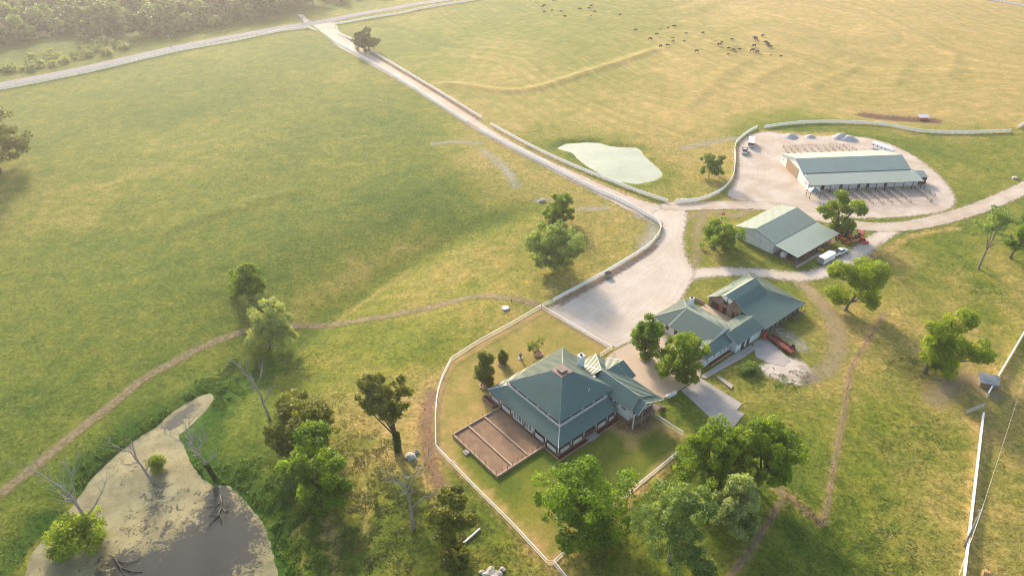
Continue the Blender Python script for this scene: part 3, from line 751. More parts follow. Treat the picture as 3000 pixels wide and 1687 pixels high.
fence([(2980,377),(3000,365),(3060,335)], 'white fence end piece at the right edge of the pasture', group=wf, smooth=0)
fence([(3000,975),(2955,1052),(2912,1124),(2890,1163)], 'white fence beside the little grey roofed shed', group=wf, smooth=0, rails=WIDE)
fence([(2876,1221),(2848,1455),(2820,1687),(2808,1800)], 'long straight white fence running down the right side beside the utility pole', group=wf, smooth=0, rails=WIDE)
fence([(2740,-26),(2900,2),(3000,20),(3120,52)], 'far white fence along the road at the top right corner', group=wf, smooth=0)
yf = 'white pipe fences round the house yard'
fence([(1584,903),(1491,958),(1400,1007),(1322,1058)], 'white pipe fence along the upper left edge of the house lawn', 'pipe', 3.0, group=yf, name='pipe_fence', smooth=0)
fence([(1322,1058),(1289,1124),(1276,1190),(1278,1314)], 'white pipe fence curving down the left side of the house lawn', 'pipe', 3.0, group=yf, name='pipe_fence')
fence([(1278,1314),(1388,1428),(1502,1541),(1604,1652)], 'white pipe fence below the brown dirt bed, with a small arch', 'pipe', 3.0, group=yf, name='pipe_fence', smooth=0)
fence([(1622,1652),(1740,1544),(1862,1432),(1982,1334)], 'white pipe fence passing behind the big bright tree at the lower lawn', 'pipe', 3.0, group=yf, name='pipe_fence', smooth=0)
fence([(1622,1652),(1650,1687),(1710,1760)], 'white pipe fence stub leaving the bottom corner of the lawn', 'pipe', 3.0, group=yf, name='pipe_fence', smooth=0)
fence([(1588,905),(1690,965),(1792,1025)], 'white pipe fence between the lawn and the white gravel yard', 'pipe', 3.0, group=yf, name='pipe_fence', smooth=0)
fence([(1792,1025),(1757,1046)], 'short white pipe fence by the house chimney end', 'pipe', 2.6, group=yf, name='pipe_fence', smooth=0)
fence([(1911,1217),(1958,1249),(2000,1276)], 'white pipe fence from the porch stairs to the big tree', 'pipe', 3.0, group=yf, name='pipe_fence', smooth=0)
gate((1604,1653), (1621,1653), 'small white pipe gate at the bottom corner of the lawn', 'fence_white', 1.3, 2, 'yard_gate')
gate((1367,361), (1404,383), 'dark wire gate in the left driveway fence', 'rust', 1.3, 5)
gate((1588,899), (1621,886), 'white tube gate where the dirt track meets the gravel yard', 'fence_white', 1.25, 5)
gate((2827,1213), (2881,1192), 'open silver tube gate standing in the right pasture', 'steel', 1.4, 6)
gate((1985,1330), (1966,1345), 'narrow white gate in the lawn fence beside the big tree', 'fence_white', 1.3, 3, 'yard_gate')
for pts, lab in (([(2592,917),(2489,1082),(2485,1124),(2464,1252),(2416,1512),(2412,1530)], 'thin wire fence down a bare strip between the two right pastures'),
                 ([(2412,1530),(2346,1485),(2272,1427)], 'short wire fence with rails beside the large tree group'),
                 ([(2543,762),(2600,732),(2657,696),(2685,687),(2806,668),(2960,640)], 'wire fence with brown posts below the gravel lane'),
                 ([(2291,1466),(2230,1560),(2144,1687),(2090,1770)], 'low wire fence following the stony line at the bottom right')):
    fence(pts, lab, 'tpost' if 'thin' in lab or 'low' in lab else 'rust', 5.0, name='wire_fence', group='wire fences of the right pastures', smooth=0, wob=.06)
# small arch over the lawn fence
p = G(1333, 1370); t = thing('garden_arch', 'small white pipe arch on the lower left lawn fence', 'arch', p, R(-48))
mb = MB(); mb.tube([(-1.1,0,0),(-1.1,0,1.5),(-.8,0,1.9),(0,0,2.05),(.8,0,1.9),(1.1,0,1.5),(1.1,0,0)], [.05]*7, 6); mb.build('arch_hoop', M['fence_white'], t)
mb = MB(); mb.tube([(-1.1,0,1.3),(1.1,0,1.3)], [.04,.04], 6); mb.build('crossbar', M['fence_white'], t)

# ================================================================ buildings
def part(name, mb, mat, parent, label=None, smooth=False):
    o = mb.build(name, M[mat] if isinstance(mat, str) else mat, parent, smooth)
    if label: o['label'] = label
    return o
def window(parent, x, y, z, w, h, axis, out, frame='white', label=None):
    """axis 'x': the window lies in a wall along x (normal +-y by sign out)"""
    f = MB(); g = MB(); d = .06 * out
    def bx(mb, a0, a1, z0, z1, d0, d1):
        lo, hi = min(d0, d1), max(d0, d1)
        if axis == 'x': mb.box(a0, a1, y + lo, y + hi, z0, z1)
        else: mb.box(x + lo, x + hi, a0, a1, z0, z1)
    c = x if axis == 'x' else y
    t = .09
    bx(f, c - w/2, c - w/2 + t, z, z + h, -d, d); bx(f, c + w/2 - t, c + w/2, z, z + h, -d, d)
    bx(f, c - w/2 + t, c + w/2 - t, z + h - t, z + h, -d, d); bx(f, c - w/2 + t, c + w/2 - t, z, z + t, -d, d)
    bx(f, c - .03, c + .03, z + t, z + h - t, -d, d * .8)
    fo = part('window', f, frame, parent, label)
    bx(g, c - w/2 + t, c + w/2 - t, z + t, z + h - t, -d * .5, d * .5)
    part('pane', g, 'glass', fo)
def wall_box(mb, x0, x1, y0, y1, z0, z1, t=.2):
    mb.box(x0, x1, y0, y0 + t, z0, z1); mb.box(x0, x1, y1 - t, y1, z0, z1)
    mb.box(x0, x0 + t, y0 + t, y1 - t, z0, z1); mb.box(x1 - t, x1, y0 + t, y1 - t, z0, z1)
def post_at(parent, name, x, y, z0, z1, w, mat):
    mb = MB(); mb.box(x - w/2, x + w/2, y - w/2, y + w/2, z0, z1); return part(name, mb, mat, parent)

# ---------------------------------------------------------------- the house
H = thing('ranch_house', 'large square house with stepped green metal roof, white chimney and wraparound porch', 'house', (10.16, 110.53, 0), R(40))
S_ = 25.0
mb = MB(); wall_box(mb, 2.6, 21.8, 2.6, 21.8, 0, 4.3, .25); part('wall', mb, 'redwall', H)
mb = MB(); mb.box(.25, 24.6, .25, 24.6, -.1, .32); part('porch_floor', mb, 'brick', H)
# porch (skirt) roof: 3 m at the eave, up to the knee wall
e, k, zt = 3.0, 3.35, 4.75
mb = MB(); RB = .5
mb.roof([(0,0,e),(19.0,0,e),(19.0,k,zt),(k,k,zt)], rib=RB)
mb.roof([(0,0,e),(k,k,zt),(k,S_-k,zt),(0,S_,e)], rib=RB)
mb.roof([(0,S_,e),(k,S_-k,zt),(S_-k,S_-k,zt),(S_,S_,e)], rib=RB)
mb.roof([(S_,S_,e),(S_-k,S_-k,zt),(S_-k,15,zt),(S_,15,e)], rib=RB)
pr_ = part('porch_roof', mb, 'roof', H)
mb = MB(); mb.bar((0,0,e+.1),(k,k,zt+.1),.14,.08); mb.bar((0,S_,e+.1),(k,S_-k,zt+.1),.14,.08); part('hip_cap', mb, 'fence_white', pr_, 'pale hip cap')
# knee wall with white railing panels, red wall behind
kw = MB(); kw.box(k+.75, 18.6, k+.75, k+.95, 4.4, 6.2); kw.box(k+.75, k+.95, k+.95, S_-k-.4, 4.4, 6.2); part('clerestory_wall', kw, 'redwall', H)
kw = MB(); kw.box(k-.06, 18.7, k-.06, k+.10, 4.6, 5.35); kw.box(k-.06, k+.10, k+.10, S_-k+.1, 4.6, 5.35); part('balcony_panel', kw, 'siding', H)
kw = MB(); kw.box(k-.1, 18.7, k-.1, k+.14, 5.35, 5.45); kw.box(k-.1, k+.14, k+.14, S_-k+.1, 5.35, 5.45); part('balcony_rail', kw, 'white', H)
for q in (k, k+3.6, k+7.2, k+10.8, k+14.4): post_at(H, 'balcony_post', q+.02, k+.02, 4.5, 6.15, .2, 'white')
for q in (k+3.6, k+7.2, k+10.8, k+14.4, k+18.1): post_at(H, 'balcony_post', k+.02, q+.02, 4.5, 6.15, .2, 'white')
# main roof, hatch platform on top
c_, hp, zp = 12.25, 1.75, 10.5
e2 = 3.35; ze = 6.05
T = [(c_-hp,c_-hp,zp),(c_+hp,c_-hp,zp),(c_+hp,c_+hp,zp),(c_-hp,c_+hp,zp)]
mb = MB()
mb.roof([(e2,e2,ze),(19.0,e2,ze),(21.6,6.0,7.45),(18.6,10.0,7.55),T[1],T[0]], rib=RB) if False else None
mb.roof([(e2,e2,ze),(21.2,e2,ze),T[1],T[0]], rib=RB)
mb.roof([(e2,e2,ze),T[0],T[3],(e2,21.5,ze)], rib=RB)
mb.roof([(e2,21.5,ze),T[3],T[2],(S_-.05,S_-.05,3.2)], rib=RB)
mb.roof([(S_-.05,S_-.05,3.2),T[2],T[1],(21.2,e2,ze)], rib=RB)
mr = part('main_roof', mb, 'roof', H)
mb = MB()
mb.bar((e2,e2,ze+.1),(c_-hp,c_-hp,zp+.1),.16,.08); mb.bar((S_,S_,3.3),(c_+hp,c_+hp,zp+.1),.16,.08)
part('hip_cap', mb, 'roof_worn', mr, 'pale hip cap')
mb = MB(); mb.box(c_-hp-.1,c_+hp+.1,c_-hp-.1,c_+hp+.1,zp-.1,zp+.16); pl_ = part('roof_platform', mb, 'copper', H)
mb = MB(); mb.box(c_-.85,c_+.85,c_-.85,c_+.85,zp+.16,zp+.55); mb.box(c_-.98,c_+.98,c_-.98,c_+.98,zp+.55,zp+.66); part('hatch', mb, 'copper', pl_)
# wing across the right side, ridge along v
zr, ur = 7.55, 22.2
mb = MB()
mb.roof([(19.1,-3.3,5.0),(ur,-3.3,zr),(ur,8.9,zr),(15.5,8.9,3.0) if False else (19.1,8.9,5.0)], rib=RB)
mb.roof([(28.2,-4.0,4.75),(28.2,16.4,4.75),(ur,8.9,zr),(ur,-3.3,zr)], rib=RB)
mb.roof([(28.2,16.4,4.75),(20.5,16.4,4.75),(17.2,8.9,zr),(ur,8.9,zr)], rib=RB)
wr = part('wing_roof', mb, 'roof', H)
mb = MB(); mb.bar((ur,8.9,zr+.08),(28.2,16.4,4.85),.16,.08); mb.bar((ur,-3.3,zr+.08),(ur,8.9,zr+.08),.16,.08); part('ridge_cap', mb, 'roof_worn', wr, 'pale ridge cap')
mb = MB(); wall_box(mb, 19.6, 27.6, -2.9, 15.9, 1.3, 4.95, .2)
mb.face([(19.62,-2.9,4.95),(27.6,-2.9,4.95),(ur,-2.9,zr-.15)]); mb.face([(19.62,-2.7,4.95),(27.6,-2.7,4.95),(ur,-2.7,zr-.15)])
part('wing_wall', mb, 'siding', H)
mb = MB(); wall_box(mb, 19.5, 27.7, -3.0, 16.0, -.1, 1.3, .25); part('stone_base', mb, 'brick', H)
# cross gable
mb = MB()
mb.roof([(22.6,8.5,7.0),(29.5,8.5,7.0),(29.5,4.0,4.85),(27.4,4.0,4.85)], rib=RB)
mb.roof([(22.6,8.5,7.0),(27.4,13.0,4.85),(29.5,13.0,4.85),(29.5,8.5,7.0)], rib=RB)
part('cross_gable_roof', mb, 'roof', H)
mb = MB(); wall_box(mb, 26.5, 29.2, 4.6, 12.4, 0, 4.85); mb.face([(29.2,4.6,4.85),(29.2,12.4,4.85),(29.2,8.5,6.85)]); part('cross_gable_wall', mb, 'siding', H)
# porch at the wing's gable end
mb = MB()
mb.roof([(19.9,-3.4,4.5),(22.2,-3.4,6.9),(22.2,-5.3,6.9),(19.9,-5.3,4.5)], rib=RB)
mb.roof([(22.2,-3.4,6.9),(28.9,-3.4,4.15),(28.9,-5.3,4.15),(22.2,-5.3,6.9)], rib=RB)
part('end_porch_roof', mb, 'roof', H)
mb = MB(); mb.bar((19.9,-5.33,4.42),(22.2,-5.33,6.85),.06,.2); mb.bar((22.2,-5.33,6.85),(28.9,-5.33,4.07),.06,.2); part('barge_board', mb, 'white', H)
mb = MB(); mb.box(19.9, 28.8, -5.1, -3.0, 1.2, 1.36); part('deck', mb, 'oldwood', H)
mb = MB()
for z in (1.75, 2.3): mb.bar((19.9,-5.05,z),(28.8,-5.05,z),.06,.1); mb.bar((19.9,-5.05,z),(19.9,-3.0,z),.06,.1)
part('deck_rail', mb, 'woodrail', H)
for x in (19.3,): post_at(H, 'deck_post', x, -4.6, -.2, 4.7, .22, 'white')
for x, zz in ((21.8,6.3),(25.2,5.5),(28.5,4.1)): post_at(H, 'deck_post', x, -5.0, -.2, zz, .16, 'woodrail')
mb = MB()
for i in range(6): mb.box(29.0+i*.3, 29.3+i*.3, -4.8, -3.6, -.1, 1.15-i*.2)
part('deck_stairs', mb, 'oldwood', H)
mb = MB(); mb.box(23.9,24.9,-2.98,-2.88,1.36,3.4); part('door', mb, 'dark', H)
for x in (21.3, 26.4): window(H, x, -2.92, 2.1, 1.0, 1.3, 'x', -1)
for y in (4.9, 1.1, -1.2): window(H, 19.58, y, 3.6, 1.5, .75, 'y', -1)
# chimney
mb = MB(); mb.box(19.7, 21.1, 13.5, 14.7, 4.6, 9.7); ch = part('chimney', mb, 'white', H)
mb = MB(); mb.box(19.6,21.2,13.4,14.8,9.5,9.75); part('chimney_cap', mb, 'white', ch)
mb = MB(); mb.tube([(20.4,14.1,9.7),(20.4,14.1,10.1)], [.35,.3], 10); part('flue', mb, 'black', ch)
# roof vents
for x, y in ((14.6,5.6),(14.9,5.75)):
    mb = MB(); zz = ze + (y - e2) * (zp - ze) / (c_ - hp - e2); mb.tube([(x,y,zz-.1),(x,y,zz+.5)], [.09,.09], 6); part('vent_pipe', mb, 'white', H)
mb = MB(); mb.lathe([(.42,7.0),(.42,7.45),(.3,7.65),(0,7.7)], 10, (19.2,8.3)); part('roof_vent', mb, 'white', H)
# porch posts and low brick/white parapets
for i, x in enumerate((.5,4.4,8.4,12.4,16.0,18.7)):
    post_at(H, 'porch_post', x, .5, .3, 3.02, .22, 'white')
    mb = MB(); mb.box(x-.28,x+.28,.22,.78,.3,1.2); part('post_base', mb, 'brick', H)
for i, y in enumerate((4.6,8.6,12.0,16.4,20.6,24.5)):
    post_at(H, 'porch_post', .5, y, .3, 3.02, .22, 'white')
    mb = MB(); mb.box(.22,.78,y-.28,y+.28,.3,1.2); part('post_base', mb, 'brick', H)
for a, b_ in ((.9,4.0),(4.8,8.0),(12.8,15.6),(16.4,18.4)):
    mb = MB(); mb.box(a+.3,b_-.2,.36,.52,.45,1.5); part('porch_panel', mb, 'white', H)
for a, b_ in ((.9,4.2),(5.0,8.2),(16.8,20.2),(21.0,24.1)):
    mb = MB(); mb.box(.36,.52,a+.3,b_-.2,.45,1.5); part('porch_panel', mb, 'white', H)
mb = MB(); mb.box(.4,.6,8.9,16.0,.3,2.9); part('sunroom_wall', mb, 'white', H)
for y in (9.7,10.7,11.5,12.4,13.3,14.2,15.2): window(H, .38, y, .9, .75, 1.7, 'y', -1)
# beds against the house
mb = MB(); mb.box(-.15,8.6,-.75,.1,-.1,.18); mb.box(12.2,19.0,-.75,.1,-.1,.18); part('mulch_bed', mb, 'mulch', H)
mb = MB(); mb.box(-.3,8.7,-.92,-.75,-.1,.26); mb.box(12.1,19.2,-.92,-.75,-.1,.26); mb.box(-.3,-.15,-.75,4.2,-.1,.26); part('bed_curb', mb, 'curb', H)
mb = MB(); mb.box(8.8,12.0,-1.2,.25,-.1,.14); mb.box(8.8,12.0,-.5,.25,.14,.28); part('entry_steps', mb, 'stone', H)
# raised planter at the left corner
t = thing('raised_planter', 'long brick planter of red mulch at the left corner of the house', 'planter', H.matrix_basis @ Vector((-.5,23.6,0)), R(40))
mb = MB(); wall_box(mb, -.6, .6, -2.1, 2.1, -.1, .95, .16); part('planter_wall', mb, 'brick', t)
mb = MB(); mb.box(-.46,.46,-1.95,1.95,0,.8); part('mulch', mb, 'mulch', t)
# walled dirt bed in front
D_ = thing('dirt_bed', 'rectangular walled bed of bare brown soil with two dividers and rusty posts', 'garden bed', H.matrix_basis @ Vector((-6.9,12.35,0)), R(40))
mb = MB(); mb.box(-6.9,6.7,-8.0,8.0,-.1,.38); part('soil', mb, 'dirtbed', D_)
mb = MB(); mb.box(-7.05,6.9,-8.2,-7.85,-.1,.7); mb.box(-7.05,6.9,7.85,8.2,-.1,.7); mb.box(-7.05,-6.75,-7.85,7.85,-.1,.7); part('bed_wall', mb, 'curb', D_)
for x in (2.15,-2.55):
    mb = MB(); mb.box(x-.2,x+.2,-7.8,7.8,.3,.66); part('divider', mb, 'curb', D_)
rp_ = None
for i in range(9):
    for pos in ((-6.9, -7.9 + i * 1.97), (-6.9 + (i + 1) * 1.45, 8.02 if i % 2 else 8.03), (-6.9 + (i + 1) * 1.45, -8.02)):
        if rp_ is None:
            mb = MB(); mb.tube([(0,0,.5),(0,0,2.1)], [.045,.045], 5); rp_ = part('bed_post', mb, 'rust', D_); rp_.location = (pos[0], pos[1], 0)
        else:
            o = link('bed_post', rp_.data, D_); o.location = (pos[0], pos[1], random.uniform(-.25,.1))
mb = MB(); mb.box(-8.3,-7.1,1.3,2.6,-.1,.25); mb.box(-7.8,-7.1,1.3,2.6,.25,.45); part('bed_steps', mb, 'stone', D_)

# ---------------------------------------------------------------- machine shed
Sh = thing('machine_shed', 'white machine shed with green gable roof and a long open lean-to', 'shed', (83.53,196.93,0), R(38.9))
mb = MB(); mb.roof([(0,0,3.85),(24.2,0,3.85),(24.2,7.9,6.0),(0,7.9,6.0)], rib=.9, rh=.05); mb.roof([(0,7.9,6.0),(24.2,7.9,6.0),(24.2,15.2,3.85),(0,15.2,3.85)], rib=.9, rh=.05)
part('gable_roof', mb, 'roof_shed', Sh)
mb = MB(); mb.roof([(-.1,-8.7,3.1),(24.1,-8.7,3.1),(24.1,-.05,3.75),(-.1,-.05,3.75)], rib=.9, rh=.04); part('lean_to_roof', mb, 'roof_worn', Sh)
mb = MB(); mb.bar((-.02,0,3.86),(-.02,7.9,6.02),.08,.16); mb.bar((-.02,7.9,6.02),(-.02,15.2,3.86),.08,.16); part('verge_trim', mb, 'trim', Sh)
mb = MB(); wall_box(mb, .4, 23.8, .25, 14.9, -.1, 3.8)
for x in (.4, .58): mb.face([(x,.25,3.8),(x,14.9,3.8),(x,7.9,5.9)])
mb.face([(23.8,.25,3.8),(23.8,14.9,3.8),(23.8,7.9,5.9)]); part('wall', mb, 'siding', Sh)
for a, b_ in ((5.0,12.2),(1.0,4.9)):
    mb = MB(); mb.box(.30,.42,a,b_,.1,3.1 if a > 2 else 2.9)
    d_ = part('sliding_door', mb, 'white', Sh)
    mb = MB(); mb.box(.26,.30,a,b_,3.0 if a > 2 else 2.8,3.14 if a > 2 else 2.94); mb.box(.27,.30,a,a+.1,.1,3.0 if a > 2 else 2.8); part('door_track', mb, 'steel', d_)
for x in (.4,5.2,10,14.8,19.4,23.7): post_at(Sh, 'lean_to_post', x, -8.3, -.1, 3.05, .2, 'oldwood')
for a, b_ in ((-8.3,-.3),):
    mb = MB(); mb.bar((.4,-8.3,2.95),(23.7,-8.3,2.95),.12,.2); part('header_beam', mb, 'oldwood', Sh)
mb = MB(); mb.box(0,24.2,-8.5,.2,-.1,.05); part('dirt_floor', mb, 'dirtbed', Sh)

mb = MB(); mb.box(-.6,13,-9.7,-8.75,-.1,.13); part('concrete_edge', mb, 'concrete', Sh)

# ---------------------------------------------------------------- big barn
B = thing('cattle_barn', 'long white cattle barn with pale green metal roof and brown sliding door', 'barn', (110.32,248.61,0), R(5))
mb = MB(); mb.roof([(-.5,0,4.5),(42.3,0,4.5),(42.3,8,7.0),(-.5,8,7.0)], rib=1.2, rh=.04); mb.roof([(-.5,8,7.0),(42.3,8,7.0),(42.3,20.9,3.4),(-.5,20.9,3.4)], rib=1.2, rh=.04)
part('main_roof', mb, 'roof_barn', B)
mb = MB(); mb.roof([(-.5,-7.9,3.2),(43.4,-7.9,3.2),(43.4,-.05,4.32),(-.5,-.05,4.32)], rib=1.2, rh=.04)
part('lower_roof', mb, 'roof_barn', B)
mb = MB(); mb.bar((-.5,-.05,4.4),(42.3,-.05,4.4),.08,.16); part('fascia', mb, 'trim', B)
mb = MB(); mb.roof([(43.4,-4.4,3.0),(47.2,-4.4,3.0),(46.6,-.6,4.1),(43.4,-.6,4.1)], rib=1.2, rh=.04); mb.roof([(47.2,-4.4,3.0),(48.3,1.6,3.6),(46.6,-.6,4.1)], rib=0); mb.roof([(43.4,-.6,4.1),(46.6,-.6,4.1),(48.3,1.6,3.6),(43.4,1.6,3.7)], rib=0)
part('end_roof', mb, 'roof_barn', B)
mb = MB(); mb.box(44.0,47.0,-4.0,1.2,-.1,2.95); part('end_room', mb, 'dark', B, 'dark walled end room')
mb = MB()
mb.prism([(.1,-5,-.1),(.1,20.3,-.1),(.1,20.3,3.45),(.1,8,6.85),(.1,0,4.4),(.1,-5,3.5)], (.25,0,0)); mb.box(.35,43.2,-5.0,-4.8,-.1,3.4); mb.box(.35,42,20.1,20.3,-.1,3.4)
mb.prism([(41.8,-5,-.1),(41.8,20.3,-.1),(41.8,20.3,3.45),(41.8,8,6.85),(41.8,0,4.4),(41.8,-5,3.5)], (.25,0,0)); part('wall', mb, 'white', B)
mb = MB(); mb.box(-.06,.08,4.7,15.0,0,3.95); dr = part('sliding_door', mb, 'tanwood', B)
mb = MB(); mb.box(-.10,-.06,4.5,15.2,3.95,4.12); part('door_rail', mb, 'steel', dr)
for y in (-2.2, -3.4): window(B, .08, y, 1.4, .7, .9, 'y', -1)
for y in (18.2,): window(B, .08, y, 1.6, .8, .8, 'y', -1)
for i in range(13): post_at(B, 'shed_post', .3 + i * 3.55, -7.6, -.1, 3.2, .2, 'rust')
for i in (1, 3, 5, 6, 8):
    x = 1.9 + i * 3.5; mb = MB(); mb.box(x, x + 1.1, -5.06, -5.0, 0, 2.3); part('stall_opening', mb, 'dark', B)
# cattle pens
def pen(parent_label, x0, x1, y0, y1, divs, name, label, wood=True):
    t = thing(name, label, 'cattle pen', B.matrix_basis @ Vector((x0, y0, 0)), R(5))
    W, D = x1 - x0, y1 - y0
    near = D if D > 0 else D
    pm = None
    for i, dx in enumerate(divs):
        mb = MB()
        mb.bar((dx - x0, 0, 1.45), (dx - x0 + .5, D * .93, 1.45), .14, .14)
        mb.build('top_plank', M['woodrail'], t)
        mb = MB()
        for z in (.35,.7,1.05): mb.bar((dx - x0, 0, z), (dx - x0 + .5, D * .93, z), .04, .05)
        mb.build('partition_rails', M['rust'], t)
        for k in range(5):
            if pm is None:
                q = MB(); q.tube([(0,0,-.1),(0,0,1.5)], [.06,.06], 6); o = q.build('pen_post', M['rust'], t); pm = o.data
            else: o = link('pen_post', pm, t)
            f = k / 4; o.location = (dx - x0 + .5 * f, D * f, 0)
    mb = MB()
    for z in (.3,.65,1.0,1.35): mb.bar((divs[0] - x0, D, z), (divs[-1] - x0 + .4, D, z), .05, .06)
    mb.build('end_rails', M['rust'], t)
    return t
pen(None, 3, 41, -7.9, -18.8, [4.0,7.6,11.1,14.6,18.1,21.6,25.2,28.7,32.2,40.3], 'cattle_pen', 'row of fenced pens with pale plank tops in front of the big barn')
pen(None, 5, 38, 21.3, 33.5, [6.0,8.5,11.2,14.2,17.2,20.2,23.3,26.3,29.3,32.3,35.0], 'cattle_pen', 'row of fenced pens with pale plank tops behind the big barn')
mb = MB()
t = thing('corral_fence', 'steel corral fence slanting at the right end of the big barn', 'fence', B.matrix_basis @ Vector((43.6,-5.2,0)), R(5))
for z in (.4,.8,1.2): mb.bar((0,0,z),(.8,-9.5,z),.05,.06); mb.bar((.8,-9.5,z),(-3.3,-13.6,z),.05,.06)
part('rails', mb, 'woodrail', t)
for q in ((0,0),(.3,-3.2),(.6,-6.4),(.8,-9.5),(-1.2,-11.5),(-3.3,-13.6)): post_at(t, 'post', q[0], q[1], -.1, 1.4, .12, 'rust')
# feed bin on stilts
t = thing('feed_bin', 'small square green roofed feed bin on tall stilts at the barn corner', 'feed bin', B.matrix_basis @ Vector((-.7,-11.2,0)), R(5))
mb = MB()
for s in range(4):
    a = [(-2.1,-1.6),(2.1,-1.6),(2.1,1.6),(-2.1,1.6)]; p0, p1 = a[s], a[(s + 1) % 4]
    mb.roof([(p0[0],p0[1],3.0),(p1[0],p1[1],3.0),(p1[0]*.15,p1[1]*.15,4.2),(p0[0]*.15,p0[1]*.15,4.2)], rib=0)
part('hip_roof', mb, 'roof_barn', t)
for a in ((-1.9,-1.4),(1.9,-1.4),(1.9,1.4),(-1.9,1.4)): post_at(t, 'leg', a[0], a[1], -.1, 3.05, .14, 'trim')
mb = MB(); mb.lathe([(.1,1.2),(.9,2.1),(.9,2.9)], 10); part('hopper', mb, 'steel', t)

# ---------------------------------------------------------------- stable and long house
Rn = thing('stable_house', 'rambling white ranch building with green roofs joined to an old wooden gambrel barn', 'stable', (58.91,146.53,0), R(40))
RB2 = .5
mb = MB()
zL, zI = 3.0, 4.75
mb.roof([(11.6,-.6,zL),(30.9,-.8,zL),(23.6,7.9,zI),(11.6,7.9,zI)], rib=RB2)
mb.roof([(30.9,-.8,zL),(30.9,18.8,zL),(24.2,12.6,6.2),(23.6,7.9,zI)], rib=RB2)
part('stable_roof', mb, 'roof', Rn)
mb = MB()
mb.roof([(12.0,7.8,zI),(24.2,7.8,zI),(24.2,10.3,6.6),(12.0,10.3,6.6)], rib=RB2)
mb.roof([(11.2,10.3,6.6),(24.2,10.3,6.6),(24.2,12.3,7.9),(10.4,12.3,7.9)], rib=RB2, rh=.04)
mb.roof([(10.4,12.3,7.9),(24.2,12.3,7.9),(24.2,14.0,6.5),(11.2,14.0,6.5)], rib=RB2, rh=.04)
mb.roof([(11.4,14.0,6.5),(24.2,14.0,6.5),(30.9,18.8,3.1),(11.4,18.9,3.3)], rib=RB2)
part('gambrel_roof', mb, 'roof', Rn)
mb = MB()
mb.prism([(12.6,7.9,0),(12.6,18.6,0),(12.6,18.6,3.25),(12.6,14.0,6.3),(12.6,12.3,7.7),(12.6,10.3,6.4),(12.6,8.0,4.6)], (.2,0,0))
part('barn_front', mb, 'oldwood', Rn, 'weathered grey plank gable front')
mb = MB(); mb.prism([(10.9,12.1,5.5),(10.9,13.9,6.45),(10.9,12.3,7.75),(10.9,11.9,7.4)], (.15,0,0)); mb.prism([(11.2,10.3,6.45),(11.2,11.8,7.3),(11.2,11.9,5.6),(11.2,11.2,5.1)], (.15,0,0)); part('white_gable_panel', mb, 'siding', Rn)
for a in ((15.2,17.6,.1,2.3),(12.4,13.7,.1,2.2),(9.6,10.6,.1,2.1),(8.3,9.2,.4,2.6),(12.6,13.9,3.3,4.6)):
    mb = MB(); mb.box(12.52,12.62,*a); part('barn_opening', mb, 'dark', Rn)
for a in (14.6,13.8):
    mb = MB(); mb.box(12.4,12.52,a,a+.5,.1,2.4); part('barn_door', mb, 'redwall', Rn)
mb = MB(); mb.box(11.9,30.4,.2,.4,0,2.9); mb.box(30.1,30.3,.4,18.4,0,2.9); part('stable_wall', mb, 'oldwood', Rn)
for i in range(8):
    x = 13.0 + i * 2.2
    mb = MB(); mb.box(x, x + 1.1, .12, .2, .2, 2.3); so_ = part('stall_door', mb, 'dark', Rn)
    mb = MB(); mb.box(x + 1.15, x + 1.9, .08, .2, .3, 1.9); part('door_leaf', mb, 'silver', so_)
for i in range(9): post_at(Rn, 'stable_post', 12.2 + i * 2.25, -.35, 0, 2.95, .15, 'oldwood')
mb = MB()
for z in (.5,1.0,1.5): mb.bar((24,-1.6,z),(30.6,-1.6,z),.12,.2)
part('log_rail', mb, 'oldwood', Rn)
# middle block
mb = MB(); mb.roof([(0,-.05,3.15),(11.9,-.05,3.15),(11.9,3.9,4.75),(0,3.9,4.75)], rib=RB2); mb.roof([(0,3.9,4.75),(11.9,3.9,4.75),(11.9,7.8,3.2),(3.2,7.8,3.2),(0,4.8,4.4)], rib=RB2); part('middle_roof', mb, 'roof', Rn)
mb = MB(); mb.box(.3,11.7,.5,.7,0,3.1); mb.box(.3,.5,.7,7.3,0,3.1); mb.prism([(.35,.5,3.1),(.35,7.3,3.1),(.35,3.9,4.6)], (.15,0,0)); mb.box(11.5,11.7,.7,7.3,0,3.1); mb.box(.5,11.5,7.1,7.3,0,3.1); part('middle_wall', mb, 'siding', Rn)
mb = MB(); mb.box(2.6,4.0,.42,.5,0,2.3); mb.box(5.0,6.3,.42,.5,0,2.2); part('double_door', mb, 'glass', Rn)
mb = MB(); mb.box(10.7,12.1,-1.1,-.9,0,2.2); part('red_gate', mb, 'red', Rn)
# front block
mb = MB(); mb.roof([(-11.2,1.8,2.9),(.3,1.8,2.9),(.3,4.6,4.2),(-9.4,4.6,4.2)], rib=RB2); mb.roof([(-11.2,1.8,2.9),(-9.4,4.6,4.2),(-11.2,8.9,2.9)], rib=RB2); mb.roof([(-9.4,4.6,4.2),(.3,4.6,4.2),(.3,8.9,2.95),(-11.2,8.9,2.9)], rib=RB2); part('front_roof', mb, 'roof', Rn)
mb = MB(); wall_box(mb, -10.7, .1, 2.3, 8.5, 0, 2.9); part('front_wall', mb, 'siding', Rn)
for x in (-9.6,-6.6,-3.9,-2.4,-.9): window(Rn, x, 2.28, 1.2, .8, 1.0, 'x', -1)
mb = MB(); mb.box(-8.6,-.2,1.4,2.2,0,.3); fb = part('flower_bed', mb, 'mulch', Rn)
mb = MB(); mb.box(-8.8,0,1.2,1.4,0,.36); part('bed_curb', mb, 'curb', fb)
